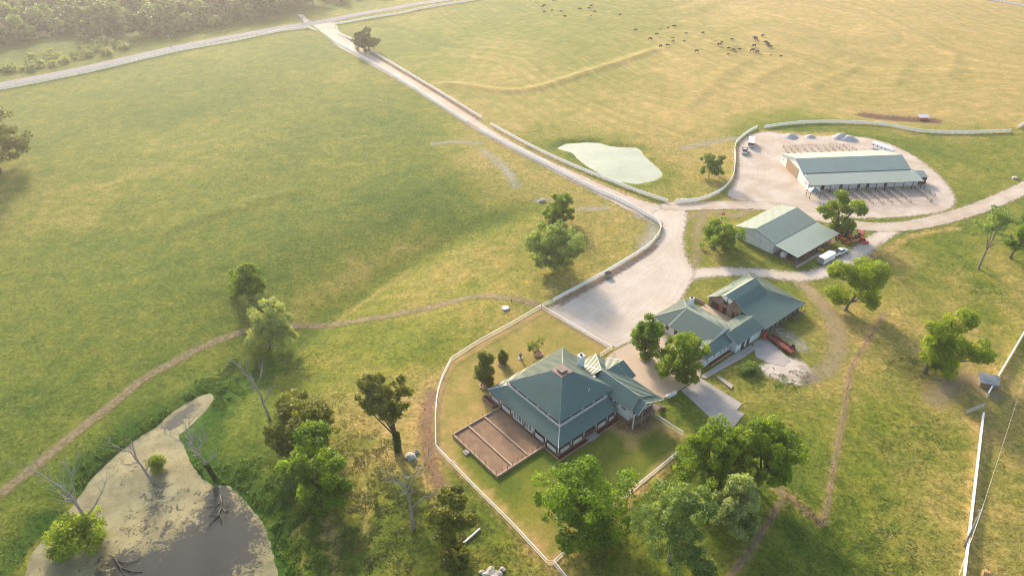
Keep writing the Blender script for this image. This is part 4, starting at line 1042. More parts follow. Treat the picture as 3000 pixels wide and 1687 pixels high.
# long block
mb = MB()
mb.roof([(-7.2,4.9,3.0),(-.1,4.9,5.7),(-.1,17.4,5.7),(-7.2,22.8,3.0)], rib=RB2); mb.roof([(-.1,4.9,5.7),(6.2,4.9,3.3),(6.2,22.8,3.0),(-.1,17.4,5.7)], rib=RB2); mb.roof([(-7.2,22.8,3.0),(-.1,17.4,5.7),(6.2,22.8,3.0)], rib=RB2)
part('long_roof', mb, 'roof', Rn)
mb = MB(); mb.bar((-.1,17.4,5.78),(-7.2,22.8,3.1),.16,.08); mb.bar((-.1,17.4,5.78),(6.2,22.8,3.1),.16,.08); part('ridge_cap', mb, 'roof_worn', Rn)
mb = MB(); wall_box(mb, -6.5, 5.5, 5.4, 22.1, 0, 3.1); mb.prism([(-6.5,4.75,3.1),(5.5,4.75,3.4),(-.1,4.75,5.6)], (0,.2,0)); part('long_wall', mb, 'siding', Rn)
for y in (12,15,18,20.4): window(Rn, -6.55, y, 1.0, 1.1, 1.3, 'y', -1, 'redwall')
mb = MB(); mb.box(3.0,4.2,17.9,19.0,3.4,6.7); ch = part('chimney', mb, 'white', Rn)
mb = MB(); mb.tube([(3.6,18.45,6.7),(3.6,18.45,7.05)], [.32,.28], 10); part('flue', mb, 'black', ch)
mb = MB(); mb.tube([(19.8,16.2,4.8),(19.8,16.2,6.4)], [.16,.16], 8); part('roof_pipe', mb, 'white', Rn)
mb = MB(); mb.box(6.0,12.5,7.4,19.3,-.1,.14); part('courtyard_paving', mb, M['beige'], Rn)
mb = MB(); mb.box(5.6,12.0,22.9,23.1,0,1.1); mb.box(11.8,12.0,19.4,22.9,0,1.1); part('courtyard_wall', mb, 'curb', Rn)

# ---------------------------------------------------------------- small shelters
p = G(2890, 1128); t = thing('loafing_shed', 'little grey roofed shed with tan boards beside the right white fence', 'shed', p, R(-20))
mb = MB(); wall_box(mb, -1.9, 1.9, -1.3, 1.3, -.1, 1.7, .1); part('wall', mb, 'tanwood', t)
mb = MB(); mb.roof([(-2.2,-1.7,1.7),(2.2,-1.7,1.7),(2.2,1.8,2.3),(-2.2,1.8,2.3)], rib=0); part('mono_roof', mb, simple('dull_grey_tin', (.33,.35,.36), .7, .12, 1.5), t)
p = G(2703, 352); t = thing('mineral_feeder', 'small white roofed cattle feeder standing on the red bare patch', 'feeder', p, R(4))
mb = MB(); mb.roof([(-2.4,-1.1,1.6),(2.4,-1.1,1.6),(2.4,1.1,2.3),(-2.4,1.1,2.3)], rib=0); part('roof', mb, 'white', t)
for q in ((-2.2,-.9),(2.2,-.9),(2.2,.9),(-2.2,.9)): post_at(t, 'leg', q[0], q[1], -.1, 1.8, .12, 'oldwood')
mb = MB(); mb.box(-2.0,2.0,-.6,.6,.4,.9); part('trough', mb, 'redwall', t)
# ================================================================ trees
def crown_mesh(name, seed, rx, ry, h, n, leaf, mat, clumps=34, lobes=None, gap=.0, flat=.75, droop=0., base=0.):
    """leafy crown: many small leaf clumps spread through an uneven ellipsoid of height h standing on z=base"""
    r = np.random.default_rng(seed)
    cz = base + h * .47
    if lobes is None:
        # big limbs' lobes first, then leaf clumps over each lobe
        nb = int(r.integers(17, 22)); R0 = min(rx, ry)
        d = r.normal(size=(140, 3)); d /= np.linalg.norm(d, axis=1)[:, None]
        d = d[d[:, 2] > -.95]
        big = [d[0]]
        for q in d[1:]:
            if len(big) >= nb: break
            if min(np.linalg.norm(q - b_) for b_ in big) > .30: big.append(q)
        big = np.array(big); bl = r.uniform(.52, .78, len(big))
        bc = big * bl[:, None] * np.array([rx, ry, h * .50]) + np.array([0, 0, cz])
        br = r.uniform(.27, .46, len(big)) * min(R0, h * .62)
        bc = np.concatenate([bc, [[0, 0, cz + h * .05]]]); br = np.concatenate([br, [.6 * min(R0, h * .6)]])
        ra_ = r.uniform(0, 1.2) + np.arange(6) * 1.047
        bc = np.concatenate([bc, np.stack([rx * .58 * np.cos(ra_), ry * .58 * np.sin(ra_), base + h * r.uniform(.18, .34, 6)], 1)]); br = np.concatenate([br, r.uniform(.28, .40, 6) * min(R0, h * .62)])
        k = max(clumps, 30); bi = r.choice(len(bc), k, p=br ** 2 / (br ** 2).sum())
        d = r.normal(size=(k, 3)); d /= np.linalg.norm(d, axis=1)[:, None]; d[:, 2] = np.abs(d[:, 2]) * np.where(r.uniform(size=k) < .6, 1, -1)
        c = bc[bi] + d * (br[bi] * r.uniform(.62, 1.02, k))[:, None] * np.array([1, 1, .85])
        cr = r.uniform(.26, .50, k) * br[bi]
        c[:, 2] = np.maximum(c[:, 2], base + cr * .5)
    else:
        c = []; cr = []
        for (x, y, z, q, m) in lobes:
            for _ in range(m):
                d = r.normal(size=3); d /= np.linalg.norm(d)
                c.append((x + d[0] * q * .72, y + d[1] * q * .72, z + d[2] * q * .62)); cr.append(q * r.uniform(.32, .58))
        c = np.array(c); cr = np.array(cr)
    wgt = cr ** 2; wgt = wgt / wgt.sum()
    ci = r.choice(len(c), n, p=wgt)
    d = r.normal(size=(n, 3)); d /= np.linalg.norm(d, axis=1)[:, None]
    sh = r.uniform(.45, 1.06, n) ** .5
    p = c[ci] + d * (cr[ci] * sh)[:, None] * np.array([1, 1, flat])
    if droop:
        rr = np.hypot(p[:, 0] / rx, p[:, 1] / ry); p[:, 2] -= droop * rr ** 2 * r.uniform(.3, 1.2, n)
    p += r.normal(size=(n, 3)) * leaf * .35
    nn = d * .75 + r.normal(size=(n, 3)) * .55 + np.array([0, 0, .35]); nn /= np.linalg.norm(nn, axis=1)[:, None]
    a = np.cross(nn, r.normal(size=(n, 3))); a /= np.linalg.norm(a, axis=1)[:, None]; b = np.cross(nn, a)
    s = leaf * r.uniform(.55, 1.25, n)[:, None]
    V = np.stack([p - a * s * .62, p - b * s * .42 + nn * s * .1, p + a * s * .62, p + b * s * .42 + nn * s * .1], 1).reshape(-1, 3)
    tint = np.clip(r.uniform(0, 1, len(c))[ci] * .6 + r.uniform(0, 1, n) * .45, 0, 1)
    F = np.arange(n * 4).reshape(n, 4)
    return np_mesh(name, V, F, mat, {'tint': ('FLOAT', np.repeat(tint, 4))}), c, cr
def trunk_mb(seed, tr, h_fork, targets, lean=(0, 0), n_limb=7, ivy=False):
    r = random.Random(seed); mb = MB()
    top = Vector((lean[0], lean[1], h_fork))
    mb.tube([(0,0,-.4),(0,0,.05),(lean[0]*.25,lean[1]*.25,h_fork*.35),(lean[0]*.6,lean[1]*.6,h_fork*.7),top], [tr*1.7,tr*1.35,tr,tr*.9,tr*.85], 8)
    ts = list(targets); r.shuffle(ts)
    for t in ts[:n_limb]:
        t = Vector(t); m_ = top.lerp(t, .5) + Vector((r.uniform(-.3,.3), r.uniform(-.3,.3), r.uniform(-.1,.5)))
        mb.tube([top - Vector((0,0,tr)), top.lerp(m_, .5), m_, t], [tr*.62, tr*.5, tr*.34, tr*.10], 6)
    return mb
TREE_N = 0
def tree(name, label, base, x0, y0, x1, y1, mat, n=7000, leaf=.42, bark='bark', clumps=36, tr=None, group=None, lobes=None, droop=0., lean=(0,0), cat='tree', seed=None, fork=None, limbs=7, zsc=1.0, low=True):
    """base: sighted foot; box: sighted outline of the crown"""
    global TREE_N; TREE_N += 1; seed = seed or TREE_N * 13 + 5
    p = G(*base)
    k = m_per_px(p)
    zt = top_z(p, y0) * zsc
    # crown underside: rows below the foot belong to the near side of the crown
    zb = max(.4, min(top_z(p, min(y1, base[1] - 1)), zt * .6))
    cx = ((x0 + x1) / 2 - base[0])
    rx = (x1 - x0) / 2 * k * .97
    ztop = zt - rx * .12
    h = max(ztop - zb, rx * .8)
    zb = max(.25, ztop - h - (.16 * h if low else 0)); h = ztop - zb
    t = thing(name, label, cat, p, 0, group)
    L2 = None
    if lobes:
        L2 = [(x * rx, y * rx, zb + z * h, q * rx, m) for x, y, z, q, m in lobes]
    me, c, cr = crown_mesh('crown', seed, rx, rx * .95, h, int(n * 1.5), leaf * 1.22, M[mat], int(clumps * 2.6), L2, base=zb, droop=droop)
    o = link('crown', me, t); o.location = (cx * k * .9, 0, 0)
    tr = tr or max(.13, rx * .055)
    hf = fork or max(.5, zb + h * .22)
    mb = trunk_mb(seed, tr, hf, [tuple(Vector(q) + Vector((cx * k * .9, 0, 0))) for q in c], lean, limbs)
    part('trunk', mb, bark, t, smooth=True)
    return t
tree('oak_tree', 'broad dark oak overhanging the driveway near the county road', (1082,150), 1019,80,1121,146, 'leaf_oak', 5200, .6)
tree('oak_tree', 'large leafy tree cut off by the left edge of the picture', (0,505), -110,262,106,500, 'leaf_oak', 10000, .6, clumps=50)
tree('round_tree', 'round yellow tipped tree alone in the green slope', (732,868), 673,771,787,866, 'leaf_bright', 5200, .46, clumps=44)
tree('willow_tree', 'pale silvery willow standing on the dirt track', (790,1010), 726,866,884,1008, 'leaf_willow', 7500, .42, 'palebark', clumps=30, droop=2.0)
tree('round_tree', 'upright green tree just behind the spreading tree by the gravel yard', (1638,652), 1587,561,1687,648, 'leaf_bright', 5500, .5)
tree('shade_tree', 'spreading pale green tree casting a long shadow toward the gravel yard fence', (1628,783), 1543,642,1718,770, 'leaf_sage', 9500, .45, clumps=48)
tree('small_tree', 'small thin lime green tree right of the milky pond', (2076,519), 2045,442,2128,509, 'leaf_lime', 4500, .42, clumps=26, tr=.16)
tree('shade_tree', 'bushy tree on the grass left of the machine shed', (2091,727), 2041,635,2167,716, 'leaf_bright', 6200, .45, clumps=38)
tree('shade_tree', 'tall ragged tree between the machine shed and the big barn', (2449,683), 2374,547,2524,672, 'leaf_bright', 6500, .45,
     lobes=[(-.05,0,.86,.34,8),(-.62,0,.52,.34,8),(.55,0,.55,.38,9),(-.1,.2,.5,.42,10),(.1,-.1,.2,.42,9)], fork=2.2)
tree('shade_tree', 'wide double crowned tree behind the stable, pale leaning trunk', (2477,907), 2394,753,2568,890, 'leaf_bright', 8500, .42, 'palebark',
     lobes=[(-.55,0,.78,.42,11),(.35,0,.72,.60,16),(-.35,.1,.30,.42,10),(.45,-.1,.28,.45,10)], fork=3.0, lean=(.6,0))
tree('shade_tree', 'large irregular tree standing alone in the right pasture', (2710,1092), 2638,901,2882,1096, 'leaf_bright', 9500, .42,
     lobes=[(-.1,.0,.88,.34,9),(-.58,0,.66,.34,9),(.28,0,.84,.26,7),(-.15,0,.45,.46,12),(-.05,0,.14,.34,10),(.62,0,.40,.34,9),(.9,0,.30,.22,7),(-.38,0,.18,.26,6)], fork=2.6)
tree('thin_tree', 'tall thin leafed tree with a bare pale trunk right of the lane', (2866,787), 2800,600,2922,700, 'leaf_sage', 2300, .40, 'palebark', clumps=24, tr=.3, fork=7.0, low=False)
tree('shade_tree', 'dark dense tree cut by the right edge of the picture', (2960,756), 2924,600,3052,746, 'leaf_bright', 7500, .45,
     lobes=[(0,0,.82,.55,14),(.1,0,.45,.55,12),(-.4,0,.3,.4,9),(.5,0,.25,.45,9)], fork=2.5)
tree('courtyard_tree', 'narrow green tree rising from a brick ring by the concrete apron', (1887,1049), 1840,920,1936,1044, 'leaf_bright', 6500, .36, lobes=[(0,0,.16,.62,10),(-.15,0,.42,.85,14),(.15,.1,.66,.75,12),(0,0,.86,.48,7)])
tree('courtyard_tree', 'big deep green drooping tree at the end of the long ranch building', (1984,1108), 1902,952,2064,1128, 'leaf_bright', 11000, .36, clumps=46, droop=1.0)
tree('maple_tree', 'large bright green tree on the lower lawn, crossing the pipe fence', (1728,1560), 1556,1324,1862,1580, 'leaf_bright', 15000, .36, clumps=60)
tree('maple_tree', 'big bright tree at the end of the concrete drive, left of its taller twin', (2072,1420), 1958,1240,2185,1420, 'leaf_bright', 12500, .36, clumps=50)
tree('maple_tree', 'tallest bright green tree of the lower right group', (2215,1432), 2115,1190,2320,1430, 'leaf_bright', 13500, .36, clumps=54)
tree('willow_tree', 'blue green feathery willow at the bottom below the bright twin trees', (1960,1640), 1842,1372,2080,1640, 'leaf_sage', 14000, .33, 'palebark', clumps=56, droop=1.5)
tree('willow_tree', 'pale grey green willow right of the feathery willow', (2140,1560), 2062,1372,2228,1552, 'leaf_willow', 9500, .34, 'palebark', clumps=40, droop=1.2)
tree('scrub_tree', 'dull brown green thicket tree left of the ivy covered oak', (900,1300), 790,1149,1008,1302, 'leaf_dark', 9000, .42, clumps=44, fork=1.2)
tree('scrub_tree', 'tall green tree in front of the brown green thicket', (945,1490), 828,1236,1058,1482, 'leaf_bright', 12000, .38, clumps=46, lobes=[(.1,0,.86,.46,12),(-.45,0,.58,.38,10),(.45,0,.6,.40,10),(0,0,.35,.5,14),(-.2,0,.1,.45,10),(.5,0,.2,.36,8)])
oak = tree('ivy_oak', 'dark topped oak with ivy clad forked trunk', (1166,1318), 1066,1073,1226,1222, 'leaf_dark', 8200, .40, clumps=36, fork=4.2, low=False)
tree('scrub_tree', 'narrow brownish tree at the bottom beside the white log', (1318,1650), 1250,1425,1402,1640, 'leaf_dark', 9500, .38,
     lobes=[(.2,0,.88,.5,12),(.45,0,.62,.5,10),(-.3,0,.6,.5,10),(0,0,.4,.5,12),(.1,0,.12,.6,12)])
# ivy on the oak trunk
r = np.random.default_rng(5); n = 1500
zz = r.uniform(0, 5.2, n); an = r.uniform(0, 2 * math.pi, n); rad = r.uniform(.45, .8, n)
p_ = np.stack([np.cos(an) * rad, np.sin(an) * rad, zz], 1)
d_ = np.stack([np.cos(an), np.sin(an), .3 + 0 * an], 1) + r.normal(size=(n, 3)) * .5
a_ = np.cross(d_, r.normal(size=(n, 3))); a_ /= np.linalg.norm(a_, axis=1)[:, None]; b_ = np.cross(d_, a_); b_ /= np.linalg.norm(b_, axis=1)[:, None]
s_ = .26
link('ivy', np_mesh('ivy', np.stack([p_ - a_ * s_, p_ - b_ * s_, p_ + a_ * s_, p_ + b_ * s_], 1).reshape(-1, 3), np.arange(n * 4).reshape(n, 4), M['leaf_oak'],
     {'tint': ('FLOAT', np.repeat(r.uniform(0, .7, n), 4))}), oak)
# bushes
def bush(name, label, base, x0, y0, x1, y1, mat, n, leaf=.34, z=None, group=None, clumps=22):
    p = G(*base) if z is None else P(base[0], base[1], z)
    k = m_per_px(p); rx = (x1 - x0) / 2 * k; h = max(.8, top_z(p, y0))
    t = thing(name, label, 'bush', p, 0, group)
    q_ = np.random.default_rng(int(base[0])); lob = []
    for _ in range(14):
        a, f = q_.uniform(0, 6.28), q_.uniform(0, .72) ** .7
        lob.append((rx * f * math.cos(a), rx * .8 * f * math.sin(a), h * (.62 - .5 * f) * q_.uniform(.8, 1.1), min(rx, h) * q_.uniform(.38, .55), 6))
    me, c, _ = crown_mesh('foliage', int(base[0]), rx, rx * .8, h, int(n * 1.6), leaf * 1.15, M[mat], clumps, lob, base=-.1)
    link('foliage', me, t)
    mb = MB(); rr = random.Random(int(base[0]))
    for q in list(c)[:7]: mb.tube([(0,0,-.3),(q[0]*.5,q[1]*.5,q[2]*.6),tuple(q)], [.06,.045,.015], 5)
    part('stem', mb, 'bark', t)
    return t
bush('willow_bush', 'large round green bush in the lower pond around a dead trunk', (255,1602), 160,1478,348,1610, 'leaf_bright', 7500, .34, WL_LOW - .05, clumps=40)
bush('willow_bush', 'small bright willow bush standing in the algae of the pond', (462,1374), 432,1320,490,1376, 'leaf_lime', 1600, .32, WL_LOW - .05)
bush('bush', 'grey green bush left of the big tree by the pond', (850,1432), 818,1350,885,1432, 'leaf_sage', 1800, .34)
bush('bush', 'small pale bush in the bottom right corner of the willow group', (2030,1640), 2000,1580,2058,1640, 'leaf_sage', 1600, .32)
bush('bush', 'low pale bush at the very bottom under the willow group', (2070,1680), 2040,1630,2100,1682, 'leaf_sage', 1400, .32)
bush('bush', 'dark shrub hugging the lawn fence under the big bright tree', (1745,1590), 1712,1548,1772,1590, 'leaf_bright', 1500, .3)
bush('bush', 'pink flowering shrub mound in the unmown patch by the walkway', (2190,1085), 2150,1060,2225,1088, 'leaf_sage', 1200, .3)
# planters with their own trees
def ring_planter(px, r_, label):
    p = G(*px); t = thing('ring_planter', label, 'planter', p, 0, 'round brick planters')
    mb = MB(); mb.lathe([(r_,-.1),(r_,.5),(r_-.25,.5),(r_-.25,.2)], 20); part('brick_ring', mb, 'curb', t)
    mb = MB(); mb.lathe([(0,.34),(r_-.25,.34)][::-1], 20); mb.lathe([(r_*.42,.34),(r_*.42,.5),(r_*.3,.5),(r_*.3,.34)], 14, m=1); o = part('mulch', mb, 'mulch', t); o.data.materials.append(M['curb'])
ring_planter((1419,1131), 1.25, 'round brick planter of red mulch under the clipped dark column tree')
ring_planter((1471,1066), 1.2, 'round brick planter of red mulch under the small round lawn tree')
ring_planter((1576,1038), 1.25, 'round brick planter of red mulch under the wispy lawn tree')
ring_planter((1888,1051), 1.4, 'round brick planter on the edge of the concrete apron')
tree('column_tree', 'clipped dark column tree on the lawn left of the house', (1419,1128), 1390,1026,1455,1124, 'leaf_oak', 5200, .3, lobes=[(0,0,.10,.70,9),(0,0,.32,.92,14),(0,0,.58,.92,14),(0,0,.82,.70,9)])
tree('lawn_tree', 'small round bronze green tree in a planter', (1471,1064), 1456,1026,1491,1062, 'leaf_dark', 2200, .3, lobes=[(0,0,.25,.80,9),(0,0,.55,.85,12),(0,0,.82,.5,6)])
tree('lawn_tree', 'wispy thin leafed young tree in the right hand lawn planter', (1576,1036), 1541,982,1598,1034, 'leaf_lime', 650, .26, clumps=18, tr=.08)

# ---------------------------------------------------------------- dead trees
def dead_tree(label, base, top, seed, z=None, spread=.8, tr=.32, depth=4, lean=None, mat='deadwood', ivy=False, first=.35, nlimb=5):
    p = G(*base) if z is None else P(base[0], base[1], z)
    k = m_per_px(p); h = top_z(p, top[1]); lx = (top[0] - base[0]) * k
    r = random.Random(seed); t = thing('dead_tree', label, 'dead tree', p, 0, 'bare dead trees around the lower pond')
    tmb, lmb = MB(), MB()
    def grow_(p0, d, L_, rad, dep, mb):
        pts = [Vector(p0)]; rads = [rad]; d = Vector(d).normalized()
        ns = 4
        for i in range(ns):
            d = (d + Vector((r.uniform(-1,1), r.uniform(-1,1), r.uniform(-.5,.8))) * .18).normalized()
            pts.append(pts[-1] + d * L_ / ns); rads.append(rad * (1 - .55 * (i + 1) / ns))
        mb.tube(pts, rads, 6 if dep > 2 else 4)
        if dep <= 0: return
        for _ in range(4 if dep >= 2 else 3):
            j = r.choice((1, 2, 3, 3, 4)); a = r.uniform(0, 6.28)
            nd = (d * .9 + Vector((math.cos(a), math.sin(a), r.uniform(.2,.9))) * spread * .85).normalized()
            grow_(pts[j], nd, L_ * r.uniform(.45,.72), max(.038, rads[j] * .75), dep - 1, lmb)
    grow_((0,0,0), (0,0,1), h * .1, tr * 1.2, 0, tmb)
    pts = []; 
    for i in range(7):
        f = i / 6; pts.append(Vector((lx * f ** 1.2 + r.uniform(-.1,.1), r.uniform(-.1,.1), h * f * .96 - .3 * (i == 0))))
    rads = [tr * (1.25 - 1.15 * i / 6) for i in range(7)]
    tmb = MB(); tmb.tube(pts, rads, 8)
    part('trunk', tmb, mat, t, smooth=True)
    for i in range(nlimb):
        f = first + (.95 - first) * i / nlimb; j = min(6, f * 6); q = pts[int(j)].lerp(pts[min(6, int(j) + 1)], j - int(j))
        a = i * 2.4 + r.uniform(-.4,.4)
        grow_(q, (math.cos(a) * spread, math.sin(a) * spread, 1.0), h * r.uniform(.22,.36), tr * (.72 - .35 * f), depth - 2, lmb)
    part('limbs', lmb, mat, t)
    if ivy:
        n = 500; rr = np.random.default_rng(seed); zz = rr.uniform(0, h * .32, n); an = rr.uniform(0, 6.28, n)
        c_ = np.stack([np.cos(an) * tr * 1.35 + lx * (zz / h) ** 1.2, np.sin(an) * tr * 1.35, zz], 1); a_ = rr.normal(size=(n, 3)) * .16; b_ = rr.normal(size=(n, 3)) * .16
        link('ivy', np_mesh('ivy', np.stack([c_ - a_, c_ - b_, c_ + a_, c_ + b_], 1).reshape(-1, 3), np.arange(n * 4).reshape(n, 4), M['leaf_oak'], {'tint': ('FLOAT', rr.uniform(0, .8, n * 4))}), t)
    return t
dead_tree('leaning grey dead tree rising from the round bush in the pond', (292,1578), (258,1385), 3, WL_LOW, .85, .38)
dead_tree('short broken dead tree beside the small willow bush in the pond', (453,1418), (416,1302), 8, WL_LOW, .75, .30)
dead_tree('wide pale dead tree on the right pond bank with ivy on its foot', (630,1402), (585,1262), 12, None, 1.15, .32, ivy=True, nlimb=7)
dead_tree('pinkish twin limbed dead tree above the pond head', (790,1226), (768,1085), 21, None, .8, .30)
dead_tree('bare grey dead tree standing left of the lawn fence', (1214,1548), (1200,1364), 30, None, 1.0, .32, nlimb=6)

# ---------------------------------------------------------------- the wood beyond the road
WOODN = []
protos = []
for i, (rx, h, n, mt) in enumerate(((6.5,11,1500,'leaf_wood'),(5.2,10,1300,'leaf_wood'),(7.5,12.5,1700,'leaf_wood'),(5.8,12,1400,'leaf_sage'),(4.5,8,1100,'leaf_wood'))):
    t = thing('forest_tree', 'x', 'tree')
    me, c, _ = crown_mesh('crown', 900 + i, rx, rx, h * .85, int(n * 1.3), 1.25, M[mt], 40, base=h * .15)
    link('crown', me, t)
    part('trunk', trunk_mb(900 + i, .3, h * .35, [tuple(q) for q in c], n_limb=4), 'bark', t)
    protos.append((t, rx * .8))
used = [False] * 5
road_top = PL([(0,235),(210,195),(423,147),(637,105),(854,70),(1000,44),(1200,-2),(1400,-40)])
clear = PL([(-60,215),(60,222),(200,190),(330,158),(425,135),(400,112),(330,108),(260,120),(190,105),(120,118),(60,135),(-60,150)])
wood_labels = {'front': 'hazy green tree at the front edge of the wood beyond the county road', 'back': 'hazy tree deep in the wood at the top left corner'}
rr = random.Random(77); placed = []; cnt = 0
cand = []
for px in range(-90, 1260, 7):
    for py in list(range(-40, 235, 5)):
        cand.append((px + rr.uniform(-3,3), py + rr.uniform(-2,2)))
rr.shuffle(cand)
def wood_ok(x, y):
    d, p = seg_dist(np.array([x]), np.array([y]), road_top)
    q = road_top; i = min(int(p[0]), len(q) - 2); n_ = q[i + 1] - q[i]
    side = n_[0] * (y - q[i][1]) - n_[1] * (x - q[i][0])
    return side > 0, d[0]
for px, py in cand:
    if cnt >= 280: break
    x, y, _ = P(px, py)
    if y > 760 or y < 330: continue
    sd_, d = wood_ok(x, y)
    if not sd_ or d < (9 if px < 420 else (15 if px < 800 else 22)): continue
    if px > 1000 and d < 26: continue
    if inside(np.array([x]), np.array([y]), clear)[0]: continue
    if abs(px - 905) < 26 and d < 40: continue
    i = rr.randrange(5); t0, rx = protos[i]
    s = rr.uniform(.95, 1.5)
    if d < 22 and px < 420: s *= .38
    elif d < 26: s *= .62
    if any((x - a) ** 2 + (y - b) ** 2 < (.60 * (c + rx * s)) ** 2 for a, b, c in placed): continue
    placed.append((x, y, rx * s)); z = gz(x, y) - .2
    lab = wood_labels['front' if d < 45 else 'back']
    if not used[i]: used[i] = True; t = t0; t.location = (x, y, z); t.scale = (s, s, s * rr.uniform(.9,1.1)); t['label'] = lab
    else: t = dup(t0, (x, y, z), rr.uniform(0, 6.28), lab, (s, s, s * rr.uniform(.85,1.1)))
    t['group'] = 'trees of the wood beyond the road'; cnt += 1
for (t, _), u in zip(protos, used):
    if not u:
        for c in list(t.children): bpy.data.objects.remove(c)
        bpy.data.objects.remove(t)
# bushes of the clearing
bp_ = None
for k in range(105):
    px, py = rr.choice([(60,215),(120,205),(180,190),(240,172),(300,160),(350,148),(150,170),(220,150),(250,95),(120,110),(330,135),(20,205),(280,140),(90,185)]); px += rr.uniform(-36,36); py += rr.uniform(-13,13)
    p = P(px, py); okk, d = wood_ok(p[0], p[1])
    if not okk or d < 7: continue
    p = (p[0], p[1], gz(p[0], p[1]))
    lab = 'rounded yellow green bush in the hazy clearing beside the county road'
    if bp_ is None:
        bp_ = thing('field_bush', lab, 'bush', p, 0, 'bushes of the clearing beyond the road')
        me, c, _ = crown_mesh('foliage', 700, 3.0, 2.8, 3.6, 700, .6, M['leaf_willow'], 16, base=0); link('foliage', me, bp_)
    else: dup(bp_, p, rr.uniform(0, 6.28), lab, [rr.uniform(.4, 1.35)] * 3)

# ---------------------------------------------------------------- rank weeds (uncountable)
def weeds(name, label, spots, n, leaf, hmax, mat, seed):
    r = np.random.default_rng(seed); pts = []
    for (px, py, rad, wt) in spots:
        k = int(n * wt / sum(s[3] for s in spots)); c = G(px, py)
        a = r.uniform(0, 6.28, k); q = rad * np.sqrt(r.uniform(0, 1, k)) * (1 + .35 * np.sin(3 * a + px))
        pts.append(np.stack([c[0] + q * np.cos(a), c[1] + q * np.sin(a)], 1))
    p = np.concatenate(pts); d = sdist(p[:, 0], p[:, 1], POND_LOW); p = p[d > .3]
    keep = vnoise(p[:, 0], p[:, 1], 1.7, seed) + .6 * vnoise(p[:, 0], p[:, 1], .7, seed + 3) > -.25; p = p[keep]; n = len(p)
    lump = np.clip(.45 + .55 * vnoise(p[:, 0], p[:, 1], 1.3, seed + 1), .08, 1)
    z = hgt(p[:, 0], p[:, 1]) + r.uniform(.02, 1, n) * hmax * lump
    P3 = np.stack([p[:, 0], p[:, 1], z], 1)
    nn = r.normal(size=(n, 3)) * .7 + np.array([0, 0, .7]); nn /= np.linalg.norm(nn, axis=1)[:, None]
    a = np.cross(nn, r.normal(size=(n, 3))); a /= np.linalg.norm(a, axis=1)[:, None]; b = np.cross(nn, a); s = leaf * r.uniform(.6, 1.3, n)[:, None]
    V = np.stack([P3 - a * s * .6, P3 - b * s * .4, P3 + a * s * .6, P3 + b * s * .4], 1).reshape(-1, 3)
    tint = np.clip(.5 + .4 * vnoise(p[:, 0], p[:, 1], 3, seed + 2) + r.uniform(-.25, .25, n), 0, 1)
    o = link(name, np_mesh(name, V, np.arange(n * 4).reshape(n, 4), M[mat], {'tint': ('FLOAT', np.repeat(tint, 4))}))
    tag(o, label, None, None, 'stuff')
weeds('weeds', 'lush green weeds along the banks of the lower pond',
      [(690,1395,5,6),(745,1440,6,8),(790,1500,6,8),(810,1560,5,7),(830,1630,5,7),(850,1690,6,7),(640,1415,3,3),(575,1380,2.5,3),(700,1110,8,9),(660,1160,4,5),(640,1130,5,5),(720,1075,5,4),
       (560,1170,2,1.5),(480,1232,2.5,2),(430,1262,2.5,2),(370,1305,2.6,2),(320,1340,2.6,2.5),(270,1375,2.2,2),(240,1420,2,1.5),(890,1560,6,4),(870,1480,5,3),(950,1640,6,2),(200,1505,1.5,1)], 34000, .30, .95, 'weed', 41)
weeds('rough_weeds', 'coarse green and yellow weeds on the rough ground left of the lawn fence',
      [(1060,1400,9,4),(1000,1480,9,4),(1100,1520,9,4),(1180,1430,6,3),(1250,1480,5,2),(1010,1600,9,4),(1150,1620,8,4),(1440,1640,6,2),(1360,1540,5,2),(1080,1310,6,2),(1000,1250,8,2),(930,1200,7,2),(900,1080,8,1.5)], 22000, .26, .45, 'grass', 52)
weeds('pasture_weeds', 'scattered green weed patches in the right pastures',
      [(2640,1300,9,4),(2560,1500,9,4),(2600,1640,8,3),(2480,1600,8,3),(2700,1240,7,2),(2820,830,8,2),(2760,760,8,2),(2900,860,6,1.5),(2660,1080,8,3),(2300,1120,6,3),(2240,1100,6,3),(2330,1500,6,3)], 16000, .24, .30, 'weed', 63)

# ================================================================ vehicles and machines
def wheels(t, pos, r_=.4, w=.25):
    for x, y in pos:
        mb = MB()
        mb.tube([(x,y-w/2,r_),(x,y+w/2,r_)], [r_,r_], 14); wh = part('wheel', mb, 'black', t)
        mb = MB(); mb.tube([(x,y-w/2-.01,r_),(x,y+w/2+.01,r_)], [r_*.55,r_*.55], 10); part('rim', mb, 'steel', wh)
def taper(mb, x0, x1, z0, z1, hw0, hw1, i0, i1, m=0):
    """cabin: bottom x0..x1 at z0, top inset i0 front / i1 rear at z1"""
    b_ = [(x0,-hw0,z0),(x1,-hw0,z0),(x1,hw0,z0),(x0,hw0,z0)]; t_ = [(x0+i0,-hw1,z1),(x1-i1,-hw1,z1),(x1-i1,hw1,z1),(x0+i0,hw1,z1)]
    mb.face(b_[::-1], m); mb.face(t_, m)
    for i in range(4): mb.face([b_[i], b_[(i+1)%4], t_[(i+1)%4], t_[i]], m)
